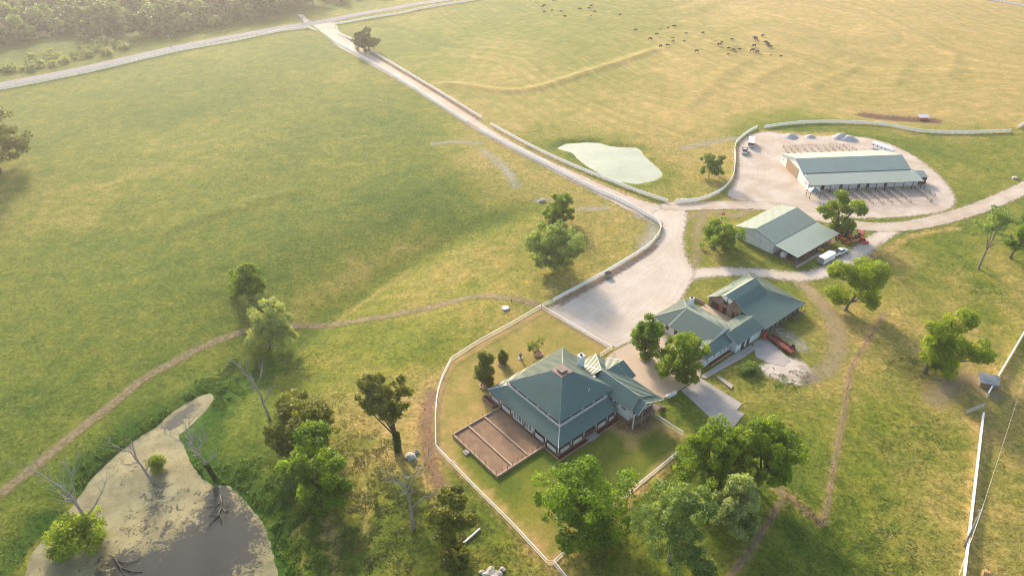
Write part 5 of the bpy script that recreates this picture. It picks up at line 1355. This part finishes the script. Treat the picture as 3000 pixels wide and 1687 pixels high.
def pickup(label, loc, rz, paint, bed=True):
    t = thing('pickup_truck', label, 'pickup truck', loc, rz)
    mb = MB(); mb.box(-2.9,2.75,-.95,.95,.45,.85); mb.box(1.35,2.8,-.93,.93,.85,1.15)
    mb.box(-1.0,1.35,-.95,.95,.85,1.12)
    if bed: mb.box(-2.9,-1.0,-.95,-.85,.85,1.3); mb.box(-2.9,-1.0,.85,.95,.85,1.3); mb.box(-2.95,-2.85,-.85,.85,.85,1.3)
    part('body', mb, paint, t)
    mb = MB(); taper(mb, -1.0, 1.5, 1.12, 1.80, .9, .74, .28, .75); part('cab_glass', mb, 'glass', t)
    mb = MB(); mb.box(-.78,.82,-.75,.75,1.78,1.88); part('cab_roof', mb, paint, t)
    if bed:
        mb = MB(); mb.box(-2.85,-1.0,-.85,.85,.86,.93); part('bed_liner', mb, 'black', t)
    for y in (-.7,.7):
        mb = MB(); mb.box(2.78,2.84,y-.18,y+.18,.85,1.05); part('headlight', mb, 'steel', t)
    mb = MB(); mb.box(2.76,2.92,-.95,.95,.45,.65); part('bumper', mb, 'steel', t)
    wheels(t, [(1.85,-.85),(1.85,.85),(-1.95,-.85),(-1.95,.85)])
    return t
sh = Sh.matrix_basis
def onshed(x, y): v = sh @ Vector((x, y, 0)); return (v.x, v.y, v.z)
pickup('white pickup hitched to a white box trailer beside the machine shed', onshed(17.6,-13.3), R(38.9-6), 'carwhite')
t = thing('box_trailer', 'white enclosed box trailer behind the white pickup', 'trailer', onshed(9.7,-13.1), R(38.9-2))
mb = MB(); mb.box(-3.1,3.0,-1.15,1.15,.5,2.55); mb.prism([(3.0,-1.15,.5),(3.6,0,.5),(3.0,1.15,.5)], (0,0,2.05)); part('box_body', mb, 'carwhite', t)
mb = MB(); mb.box(-3.12,3.0,-1.18,1.18,2.52,2.6); part('roof', mb, 'white', t)
mb = MB(); mb.box(-3.14,-3.1,-1.05,1.05,.6,2.4); part('rear_door', mb, 'silver', t)
mb = MB(); mb.bar((3.3,0,.55),(4.6,0,.5),.12); part('tow_bar', mb, 'black', t)
wheels(t, [(-.4,-1.05),(-.4,1.05),(.5,-1.05),(.5,1.05)], .36)
p = G(2181,448); t = pickup('dark flatbed farm truck parked inside the bend of the white fence', p, R(-108), 'silver', bed=False)
mb = MB(); mb.box(-3.6,-1.1,-1.1,1.1,.88,1.02); mb.box(-1.2,-1.1,-1.1,1.1,1.0,1.9); part('flatbed', mb, 'black', t)
p = G(2199,426); t = thing('stock_trailer', 'white stock trailer behind the dark flatbed truck', 'trailer', p, R(-108))
mb = MB(); mb.box(-3.6,3.0,-1.1,1.1,.5,1.3); part('lower_body', mb, 'silver', t)
mb = MB(); mb.box(-3.6,3.0,-1.1,1.1,1.3,2.3); part('upper_body', mb, 'carblack', t)
mb = MB(); mb.box(-3.7,3.2,-1.15,1.15,2.3,2.42); part('roof', mb, 'white', t)
wheels(t, [(-.6,-1.0),(-.6,1.0),(.4,-1.0),(.4,1.0)], .38)
b0 = B.matrix_basis
v = b0 @ Vector((46.3,27.5,0)); t = thing('horse_trailer', 'long white gooseneck horse trailer behind the big barn', 'trailer', v, R(5-62))
mb = MB(); mb.box(-4.4,3.4,-1.2,1.2,.5,2.6); mb.prism([(3.4,-1.2,1.5),(5.2,-.7,1.5),(5.2,.7,1.5),(3.4,1.2,1.5)], (0,0,1.0)); part('body', mb, 'carwhite', t)
mb = MB(); mb.box(-4.45,3.45,-1.22,1.22,2.58,2.68); part('roof', mb, 'carwhite', t)
for x in (-3.2,-1.4,.4,2.2):
    mb = MB(); mb.box(x-.3,x+.3,-1.23,-1.19,1.6,2.1); part('window', mb, 'glass', t)
wheels(t, [(-.8,-1.1),(-.8,1.1),(.2,-1.1),(.2,1.1)], .4)
def tractor(name, label, loc, rz, paint, canopy=None, s=1.0):
    t = thing(name, label, 'tractor', loc, rz)
    mb = MB(); mb.box(.1,1.5,-.38,.38,.6,1.15); taper(mb, -.6,.2,.55,1.0,.45,.4,.1,.05); part('hood', mb, paint, t)
    mb = MB(); mb.box(-.9,-.3,-.3,.3,1.0,1.15); mb.box(-1.0,-.9,-.3,.3,1.0,1.5); part('seat', mb, 'black', t)
    mb = MB(); mb.box(-1.0,-.35,-.95,-.5,1.15,1.25); mb.box(-1.0,-.35,.5,.95,1.15,1.25); part('fender', mb, paint, t)
    if canopy:
        mb = MB(); mb.box(-1.1,.4,-.75,.75,2.15,2.25); c = part('canopy', mb, canopy, t)
        mb = MB()
        for x in (-1.0,.3):
            for y in (-.65,.65): mb.bar((x,y,1.0),(x,y,2.15),.06)
        part('canopy_frame', mb, 'black', t)
    mb = MB(); mb.bar((1.0,-.55,.7),(2.3,-.55,.5),.1); mb.bar((1.0,.55,.7),(2.3,.55,.5),.1); mb.box(2.2,2.75,-.9,.9,.15,.7); part('loader', mb, paint, t)
    wheels(t, [(-.65,-.72),(-.65,.72)], .62, .35); wheels(t, [(1.15,-.62),(1.15,.62)], .38, .22)
    t.scale = (s, s, s); return t
tractor('tractor', 'orange tractor with a pale canopy parked right of the machine shed', onshed(29.4,-9.4), R(-75), 'orange', 'woodrail', 1.35)
tractor('tractor', 'red utility tractor, rightmost of the machines by the shed', onshed(31.2,-12.6), R(-80), 'red', 'red', 1.2)
tractor('tractor', 'small orange tractor at the end of the lean-to roof', onshed(25.6,-8.8), R(-60), 'orange', None, 1.15)
tractor('tractor', 'red tractor standing under the front corner of the lean-to', onshed(2.4,-5.6), R(60), 'red', None, 1.15)
tractor('tractor', 'yellow machine under the middle of the lean-to', onshed(13.5,-8.0), R(-40), 'yellow', 'black', 1.1)
t = thing('water_tank', 'white plastic water tank under the lean-to', 'tank', onshed(2.0,-2.8), 0)
mb = MB(); mb.lathe([(.95,0),(1.0,.3),(1.0,1.3),(.7,1.6),(.25,1.7),(.25,1.8),(0,1.8)], 16); part('tank_body', mb, 'white', t, smooth=True)
mb = MB(); mb.lathe([(.28,1.8),(.28,1.88),(0,1.88)], 12); part('lid', mb, 'black', t)
# propane tank
p = P(1966,1162); t = thing('propane_tank', 'white horizontal propane tank beside the concrete drive', 'tank', p, R(34))
mb = MB(); mb.tube([(-1.75,0,.75),(-1.65,0,.75),(-1.4,0,.75),(1.4,0,.75),(1.65,0,.75),(1.75,0,.75)], [.1,.35,.52,.52,.35,.1], 14); part('tank_body', mb, 'white', t, smooth=True)
for x in (-.9,.9):
    mb = MB(); mb.box(x-.1,x+.1,-.4,.4,-.1,.35); part('saddle', mb, 'concrete', t)
mb = MB(); mb.tube([(0,0,1.25),(0,0,1.42)], [.16,.16], 8); part('valve_cap', mb, 'steel', t)
# dumpster
p = G(1781,812); t = thing('trash_cart', 'grey wheeled trash bin with black lid against the white fence', 'bin', p, R(28))
mb = MB(); taper(mb, -.95,.95,.15,1.25,.55,.68,-.08,-.08); part('bin_body', mb, 'silver', t)
mb = MB(); mb.prism([(-1.0,-.7,1.28),(1.0,-.7,1.28),(1.0,.75,1.6),(-1.0,.75,1.6)], (0,0,.07)); part('lid', mb, 'black', t)
wheels(t, [(-.7,-.5),(.7,-.5),(-.7,.5),(.7,.5)], .14, .1)
# rusty flat trailer / feed bunk by the stable
rm = Rn.matrix_basis
def onr(x, y, z=0): v = rm @ Vector((x, y, z)); return (v.x, v.y, v.z)
a_, b_ = np.array(G(2252,990)), np.array(G(2335,1048)); L_ = np.linalg.norm(b_[:2] - a_[:2])
t = thing('flat_trailer', 'long rust red flat trailer parked on the stable apron', 'trailer', tuple((a_ + b_) / 2), math.atan2(b_[1] - a_[1], b_[0] - a_[0]))
mb = MB(); mb.box(-L_/2,L_/2-1.6,-1.1,1.1,.65,.8); mb.box(-L_/2,L_/2-1.6,-1.15,-1.05,.8,1.25); mb.box(-L_/2,L_/2-1.6,1.05,1.15,.8,1.25); part('deck', mb, simple('rust_red_deck', (.24,.05,.035), .8, .3, 1.0), t)
mb = MB(); mb.bar((L_/2-1.6,-.8,.7),(L_/2,0,.65),.14); mb.bar((L_/2-1.6,.8,.7),(L_/2,0,.65),.14); part('tongue', mb, 'rust', t)
wheels(t, [(-.6,-1.0),(-.6,1.0),(.5,-1.0),(.5,1.0)], .4)
p = G(2318,1022); t = thing('hay_spool', 'dark wheel like spool leaning by the rust red trailer', 'spool', p, 0)
mb = MB(); mb.tube([(0,-.35,.8),(0,.35,.8)], [.8,.8], 14); part('drum', mb, 'black', t); mb = MB(); mb.tube([(0,-.37,.8),(0,.37,.8)], [.35,.35], 10); part('hub', mb, 'steel', t)

# ================================================================ small things
p = G(1525,1050); t = thing('lawn_lantern', 'little stone pedestal lantern on the upper lawn', 'garden ornament', p, R(20))
mb = MB(); mb.lathe([(.75,0),(.75,.15),(.28,.2),(.22,1.0)], 12); part('pedestal', mb, 'stone', t)
mb = MB(); mb.box(-.3,.3,-.3,.3,1.0,1.5); part('lamp_house', mb, 'mulch', t); mb = MB(); mb.lathe([(.5,1.5),(0,1.95)], 4); part('cap', mb, 'concrete', t)
p = G(1481,905); t = thing('well_cover', 'round pale concrete well cover in the grass above the lawn', 'well cover', p, 0)
mb = MB(); mb.lathe([(1.15,-.2),(1.15,.42),(.9,.5)], 18); part('well_ring', mb, 'concrete', t); mb = MB(); mb.lathe([(1.0,.5),(.6,.62),(0,.64)], 18); part('lid', mb, 'white', t)
p = G(1498,885); t = thing('marker_post', 'short reddish post near the well cover', 'post', p, 0)
mb = MB(); mb.box(-.08,.08,-.08,.08,-.2,1.2); part('post', mb, 'redwall', t); mb = MB(); mb.box(-.3,.3,-.05,.05,.8,.95); part('cross_piece', mb, 'redwall', t)
def flag(px, label):
    p = G(*px); t = thing('flag_pole', label, 'flag', p, 0)
    mb = MB(); mb.tube([(0,0,-.2),(0,0,5.2)], [.06,.04], 6); part('pole', mb, 'white', t)
    mb = MB(); mb.prism([(.05,0,4.2),(1.3,.12,4.1),(1.3,.12,4.95),(.05,0,5.05)], (0,.03,0)); part('flag_cloth', mb, 'red', t)
flag((2107,662), 'small red flag on a pole behind the tree left of the shed')
for px, lab, rx, hh, sd in (((2315,402),'leftmost grey gravel heap behind the big barn',3.2,1.7,1), ((2373,402),'low middle gravel heap behind the big barn',2.4,1.1,2), ((2463,404),'tall left gravel heap of the touching pair behind the barn',3.6,2.2,3), ((2486,409),'right gravel heap of the touching pair behind the barn',3.8,1.9,4)):
    p = G(*px); r = np.random.default_rng(sd)
    mb = MB(); k = 22
    rings = [(1.0,0),(.82,.22),(.6,.52),(.36,.80),(.14,.97),(0.02,1.0)]
    for q, zf in rings:
        for j in range(k):
            a = 6.2832 * j / k; w_ = 1 + .08 * math.sin(3 * a + sd) + r.uniform(-.05,.05); mb.v.append((rx * q * w_ * math.cos(a) * 1.15, rx * q * w_ * math.sin(a) * .9, hh * zf * (1 + r.uniform(-.05,.05)) - .05))
    for i in range(len(rings) - 1):
        for j in range(k): mb.f.append((i*k+j, i*k+(j+1)%k, (i+1)*k+(j+1)%k, (i+1)*k+j)); mb.m.append(0)
    o = mb.build('gravel_heap', M['gravelpile'], None, True); o.location = p; tag(o, lab, 'gravel heap', 'gravel heaps behind the barn')
def boulder(name, label, px, s, seed, mat='stone', group=None, cat='rock'):
    import bmesh
    bm = bmesh.new(); bmesh.ops.create_icosphere(bm, subdivisions=2, radius=1); r = random.Random(seed)
    for v in bm.verts: v.co *= 1 + r.uniform(-.22,.22)
    me = bpy.data.meshes.new(name); bm.to_mesh(me); bm.free(); me.materials.append(M[mat])
    o = link(name, me); p = G(*px); o.location = (p[0], p[1], p[2] + s[2] * .4); o.scale = s; o.rotation_euler = (0,0,r.uniform(0,3)); tag(o, label, cat, group); return o
for k, (px, s, lab) in enumerate((((1437,1675),(1.1,.8,.6),'tan boulder on top of the rock pile at the bottom edge'),((1424,1685),(.9,.8,.5),'tan boulder at the left of the bottom rock pile'),((1460,1682),(1.0,.7,.5),'grey flat boulder at the right of the bottom rock pile'),
      ((1446,1694),(1.1,.9,.5),'pale boulder at the foot of the bottom rock pile'),((1472,1668),(.7,.5,.4),'small grey boulder furthest right in the bottom rock pile'),((1412,1676),(.6,.5,.4),'small tan boulder furthest left in the bottom rock pile'))):
    boulder('boulder', lab, px, s, 60 + k, 'stone', 'boulders of the bottom rock pile')
boulder('rock', 'pale rock mound beside the ivy clad oak', (1204,1340), (1.5,1.1,.8), 71)
boulder('rock', 'white limestone boulder left of the upright tree', (1588,590), (1.3,1.0,.7), 72)
boulder('rock', 'pale boulder in the grass far right of the big barn', (2972,524), (1.3,1.0,.7), 73)
t = thing('white_log', 'straight white pipe lying in the grass beside the narrow brownish tree', 'pipe', G(1383,1572), 0)
a_, b_ = Vector(G(1359,1592)), Vector(G(1406,1550)); c_ = Vector(t.location)
mb = MB(); mb.tube([a_ - c_ + Vector((0,0,.25)), b_ - c_ + Vector((0,0,.25))], [.2,.2], 10); part('pipe', mb, 'fence_white', t)
mb = MB(); mb.tube([a_ - c_ + Vector((0,0,.25)), a_.lerp(b_, .06) - c_ + Vector((0,0,.25))], [.25,.25], 10); part('collar', mb, 'white', t)
p = G(1213,1330); t = thing('steel_trough', 'pale metal trough leaning on the rock mound', 'trough', p, R(38))
mb = MB(); wall_box(mb, -1.2,1.2,-.3,.3,0,.45,.05); part('trough_body', mb, 'silver', t); mb = MB(); mb.box(-1.15,1.15,-.25,.25,.0,.06); part('trough_floor', mb, 'silver', t)
p = G(1196,1322)
# utility poles and wire
def utility_pole(label, base, top, arm=True):
    p = G(*base); h = top_z(p, top[1]); t = thing('utility_pole', label, 'utility pole', p, 0, 'wooden utility poles')
    lx = (top[0] - proj(p[0], p[1], p[2] + h)[0]) * m_per_px(p)
    mb = MB(); mb.tube([(0,0,-.3),(lx*.5,0,h*.5),(lx,0,h)], [.24,.20,.17], 8); part('pole', mb, 'pole', t, smooth=True)
    mb = MB(); mb.bar((lx-.7,0,h-.35),(lx+.1,0,h-.35),.1); part('bracket', mb, 'steel', t)
    for q in (-.6,-.1):
        mb = MB(); mb.tube([(lx+q,0,h-.3),(lx+q,0,h-.05)], [.06,.05], 6); part('insulator', mb, 'white', t)
    return Vector((p[0] + lx, p[1], p[2] + h))
T1 = utility_pole('leaning utility pole beside the long white fence at the bottom right', (2826,1598), (2877,1492))
T2 = utility_pole('utility pole at the roadside left of the driveway mouth', (502,143), (493,104))
T3 = utility_pole('utility pole by the side road junction near the driveway', (888,73), (884,45))
w0 = thing('power_line', 'thin wire running from the leaning pole toward the right edge', 'wire', T1, 0)
far = Vector(P(3010,1090,9.0)); far2 = T1 + (T1 - far) * .6; far2.z = T1.z + 1
mb = MB(); pts = []
for i in range(25):
    f = i / 24; q = T1.lerp(far + (far - T1) * 1.2, f); q.z -= 1.6 * math.sin(math.pi * f); pts.append(tuple(q - T1))
mb.tube(pts, [.022] * 25, 4, cap=False); part('far_span', mb, 'steel', w0)
mb = MB(); pts = []
for i in range(13):
    f = i / 12; q = T1.lerp(far2, f); q.z -= 1.2 * math.sin(math.pi * f); pts.append(tuple(q - T1))
mb.tube(pts, [.022] * 13, 4, cap=False); part('near_span', mb, 'steel', w0)
# side road beyond the county road
lane('side_road', [(905,76),(893,62),(886,54),(880,49)], 4.0, 1.5, GRAVW, .12)

# ================================================================ cattle
def cow_mesh(name, mat):
    bm_v, rad, ed = [], [], []
    def chain(pts, rs, root=None):
        prev = root
        for p_, r_ in zip(pts, rs):
            bm_v.append(p_); rad.append(r_); i = len(bm_v) - 1
            if prev is not None: ed.append((prev, i))
            prev = i
        return prev
    chain([(-.85,0,1.05),(-.45,0,1.05),(0,0,1.02),(.45,0,1.05),(.75,0,1.12)], [.34,.40,.43,.42,.36])
    n = len(bm_v)
    chain([(1.05,0,1.15),(1.28,0,1.0),(1.5,0,.72)], [.22,.18,.12], n - 1)
    for x, y, r0 in ((-.75,.22,0),(-.75,-.22,0),(.62,.22,4),(.62,-.22,4)):
        back = x < 0
        chain([(x,y,.72),(x+(-.08 if back else .02),y,.4),(x+(.02 if back else 0),y,.06)], [.15,.085,.07], r0)
    chain([(-1.08,0,.95),(-1.14,0,.5)], [.05,.035], 0)
    me = bpy.data.meshes.new(name); me.from_pydata(bm_v, ed, []); o = link(name, me)
    sk_ = o.modifiers.new('s', 'SKIN'); sub = o.modifiers.new('u', 'SUBSURF'); sub.levels = 1
    for v_, r_ in zip(me.skin_vertices[0].data, rad): v_.radius = (r_, r_)
    me.skin_vertices[0].data[0].use_root = True
    dg = bpy.context.evaluated_depsgraph_get(); me2 = bpy.data.meshes.new_from_object(o.evaluated_get(dg)); me2.name = name
    me2.materials.clear(); me2.materials.append(M[mat]); bpy.data.objects.remove(o)
    return me2
cm = {k: cow_mesh('cow', 'cow_' + k) for k in ('black', 'brown', 'white')}
c2 = lambda x, y: (1000 + x / 2.576, y / 2.576)
c3 = lambda x, y: (2000 + x / 2.576, y / 2.576)
herd = [(c2(x, y), s, 'black', 'black cow of the small far group at the top centre of the pasture') for x, y, s in
        ((1533,50,1),(1519,60,1),(1603,13,.9),(1531,99,1),(1590,88,.9),(1661,95,.9),(1685,134,1.1),(1797,80,1.2),(1884,55,1.1),(1869,74,1.1),(1910,98,1),(1886,125,.55),(2103,122,1))]
herd += [(c2(x, y), s, k, {'black': 'black cow grazing above the right end of the grassy berm', 'brown': 'brown calf grazing above the right end of the grassy berm'}[k]) for x, y, s, k in
        ((2218,237,1,'black'),(2407,227,.6,'black'),(2464,218,.8,'black'),(2513,211,1.15,'black'),(2378,266,.9,'black'),(2330,304,1.1,'black'),(2407,359,1,'black'),(2464,354,1.1,'black'),(2500,295,.7,'brown'),(2502,320,.7,'black'))]
herd += [(c3(x, y), s, k, {'black': 'black cow of the scattered middle group right of the berm', 'brown': 'brown cow of the scattered middle group right of the berm', 'white': 'single cream coloured cow among the black cattle'}[k]) for x, y, s, k in
        ((28,260,.7,'black'),(150,259,1.0,'brown'),(12,318,.7,'black'),(105,398,1.15,'brown'),(277,349,1.15,'black'),(291,330,.8,'black'),(370,305,.8,'black'),(247,312,.5,'black'),(347,374,.9,'black'),(378,385,.9,'black'),(394,391,.8,'black'),(426,381,.9,'brown'),(341,417,.7,'black'),(400,360,.9,'white'))]
herd += [(c3(x, y), s, 'black', 'black cow of the tight rightmost group of the herd') for x, y, s in
        ((601,279,1),(546,299,1.2),(553,306,1.1),(538,357,1.2),(524,391,1.2),(562,402,1.2),(622,328,1),(634,339,1),(645,348,1),(655,361,1.1),(740,430,.7),(665,420,.5))]
rr = random.Random(5)
for (px, s, k, lab) in herd:
    o = link('cow', cm[k]); p = G(*px); o.location = p; o.rotation_euler = (0, 0, rr.choice((0, math.pi)) + rr.uniform(-.6, .6)); s *= 1.08; o.scale = (s, s, s)
    tag(o, lab, 'cow', 'cattle grazing in the upper pasture')

p = G(2886,1686); t = thing('hay_bale', 'tan round hay bale at the bottom right corner beside the white fence', 'hay bale', p, R(70))
mb = MB(); mb.tube([(0,-.65,.62),(0,-.6,.62),(0,.6,.62),(0,.65,.62)], [.55,.66,.66,.55], 18); part('bale', mb, simple('tan_hay', (.50,.30,.12), .95, .2, 5, bump=.6), t)
mb = MB()
for y in (-.3, 0, .3): mb.tube([(0,y-.02,.62),(0,y+.02,.62)], [.668,.668], 18)
part('net_wrap', mb, 'woodrail', t)

def limb_reflection(label, px, pts, z=WL_LOW):  # dark limbs laid on the water, added to draw the dead trees' reflections
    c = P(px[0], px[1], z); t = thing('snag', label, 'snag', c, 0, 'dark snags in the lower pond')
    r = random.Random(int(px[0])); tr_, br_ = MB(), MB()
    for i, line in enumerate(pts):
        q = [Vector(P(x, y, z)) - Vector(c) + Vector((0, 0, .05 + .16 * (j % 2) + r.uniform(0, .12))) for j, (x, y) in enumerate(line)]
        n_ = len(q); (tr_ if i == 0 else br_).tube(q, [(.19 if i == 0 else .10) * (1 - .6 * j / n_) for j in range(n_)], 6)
    part('stem', tr_, 'snagwood', t); part('branches', br_, 'snagwood', t)  # stem here is the main limb of the added reflection shape
M['snagwood'] = simple('wet_dark_wood', (.035,.022,.014), .5, .3, 4)  # near-black tone of the added reflection shapes
limb_reflection('dark wet snag with forked limbs in the open water near the right bank', (650,1470), [[(645,1450),(650,1470),(648,1490),(640,1512),(622,1528)],[(650,1470),(630,1482),(604,1486)],[(649,1485),(660,1500),(664,1525),(672,1545)],[(643,1505),(650,1520),(648,1533)],[(640,1512),(612,1508)],[(618,1530),(608,1548)],[(660,1500),(675,1494)]])
limb_reflection('dark wet snag with long branches at the bottom of the pond', (345,1655), [[(335,1632),(345,1650),(352,1662),(390,1675),(418,1674)],[(345,1643),(375,1650),(400,1642),(416,1634)],[(350,1660),(360,1676),(372,1692)],[(340,1665),(346,1685)],[(352,1662),(375,1662),(388,1680),(395,1690)],[(322,1650),(304,1655)]])
# loose grass tufts over the nearer rough pasture (uncountable)
r = np.random.default_rng(99); n = 90000
px_, py_ = r.uniform(-60, 3060, n), 700 + 1030 * r.uniform(0, 1, n) ** .75
v_ = py_ - 843.5; k_ = EYE / (FPX * ST + v_ * CT); x_ = (px_ - 1500) * k_; y_ = (FPX * CT - v_ * ST) * k_
ok = (sdist(x_, y_, POND_LOW) > 1.0) & (sdist(x_, y_, LAWN) > .6)
for q_ in ([(1594,905),(1941,650),(2010,606),(2060,600),(2480,640),(2640,660),(2560,720),(2440,810),(2050,810),(2060,850),(2440,800),(2470,880),(2330,890),(2380,930),(2320,1000),(2400,1110),(2180,1180),(2150,1265),(2040,1255),(1990,1150),(1905,1200),(1760,1060),(1792,1022)],):
    ok &= sdist(x_, y_, PL(q_)) > .5
trk = smooth_pts(np.array([G(a, b)[:2] for a, b in [(1588,898),(1455,868),(1370,870),(1281,897),(1106,932),(885,953),(722,967),(605,1008),(442,1095),(326,1188),(175,1305),(0,1445)]]), 2)
ok &= seg_dist(x_, y_, trk)[0] > 1.7
ok &= (fbm(x_, y_, 6, 12) + .8 * vnoise(x_, y_, 1.4, 13)) > -.1
x_, y_ = x_[ok], y_[ok]; n = len(x_)
tt = ground_t(x_, y_)
P3 = np.stack([x_, y_, hgt(x_, y_) + r.uniform(.03, .22, n)], 1)
nn = r.normal(size=(n, 3)) * .8 + np.array([0, 0, .5]); nn /= np.linalg.norm(nn, axis=1)[:, None]
a = np.cross(nn, r.normal(size=(n, 3))); a /= np.linalg.norm(a, axis=1)[:, None]; b = np.cross(nn, a); s = .23 * r.uniform(.5, 1.3, n)[:, None]
o = link('grass_tufts', np_mesh('grass_tufts', np.stack([P3 - a * s * .7, P3 - b * s * .4, P3 + a * s * .7, P3 + b * s * .4], 1).reshape(-1, 3), np.arange(n * 4).reshape(n, 4),
    leaf_mat('pasture_tufts', (.045,.105,.014), (.36,.31,.10), .25), {'tint': ('FLOAT', np.repeat(np.clip(tt / 2 + r.uniform(-.18, .12, n), 0, 1), 4))}))
tag(o, 'loose tufts of longer grass over the nearer pastures', None, None, 'stuff')
# ================================================================ air, light, camera
SUN_AZ, SUN_EL = R(111), R(24)          # from +X counter-clockwise; the sun stands ahead and to the left
sd = Vector((math.cos(SUN_AZ) * math.cos(SUN_EL), math.sin(SUN_AZ) * math.cos(SUN_EL), math.sin(SUN_EL)))
sl = bpy.data.lights.new('sun', 'SUN'); sl.energy = 2.8; sl.angle = R(8); sl.color = (1, .86, .70)
so = bpy.data.objects.new('sun', sl); col.objects.link(so)
so.rotation_euler = sd.to_track_quat('Z', 'Y').to_euler()
w = bpy.data.worlds.new('World'); sc.world = w; w.use_nodes = True
nt = w.node_tree; nt.nodes.clear()
sk = nt.nodes.new('ShaderNodeTexSky'); sk.sky_type = 'NISHITA'; sk.sun_disc = False
sk.sun_elevation = SUN_EL; sk.sun_rotation = math.atan2(sd.x, sd.y); sk.altitude = 200
sk.air_density = 1.0; sk.dust_density = 3.0; sk.ozone_density = 1.0
bg = nt.nodes.new('ShaderNodeBackground'); bg.inputs[1].default_value = .15
wo = nt.nodes.new('ShaderNodeOutputWorld')
wm = nt.nodes.new('ShaderNodeMix'); wm.data_type = 'RGBA'; wm.blend_type = 'MULTIPLY'; wm.inputs[0].default_value = 1; wm.inputs[7].default_value = (1.02, 1.0, .96, 1)
nt.links.new(sk.outputs[0], wm.inputs[6]); nt.links.new(wm.outputs[2], bg.inputs[0]); nt.links.new(bg.outputs[0], wo.inputs[0])
if HAZE:
    hm = bpy.data.materials.new('haze'); hm.use_nodes = True
    nt = hm.node_tree; nt.nodes.clear()
    pvn = nt.nodes.new('ShaderNodeVolumePrincipled'); pvn.inputs['Color'].default_value = (.94, .915, .91, 1)
    pvn.inputs['Density'].default_value = HAZE; pvn.inputs['Anisotropy'].default_value = .6
    ho = nt.nodes.new('ShaderNodeOutputMaterial'); nt.links.new(pvn.outputs[0], ho.inputs['Volume'])
    mb = MB(); mb.box(-3600, 3600, -1300, 3900, -12, 126); tag(mb.build('haze', hm), kind='stuff')
cam = bpy.data.cameras.new('camera'); co = bpy.data.objects.new('camera', cam); col.objects.link(co)
cam.sensor_width = 36; cam.lens = 36 * FPX / 3000; cam.clip_end = 6000; cam.clip_start = .5
co.location = (0, 0, EYE); co.rotation_euler = (math.pi / 2 - TH, 0, 0)
sc.camera = co
sc.view_settings.view_transform = 'Standard'; sc.view_settings.look = 'None'
sc.view_settings.exposure = EXPO; sc.view_settings.gamma = 1
sc.cycles.max_bounces = 6; sc.cycles.diffuse_bounces = 4; sc.cycles.glossy_bounces = 3
sc.cycles.transparent_max_bounces = 12; sc.cycles.volume_bounces = 0; sc.cycles.transmission_bounces = 3
sc.cycles.use_fast_gi = False; sc.cycles.filter_width = 1.0
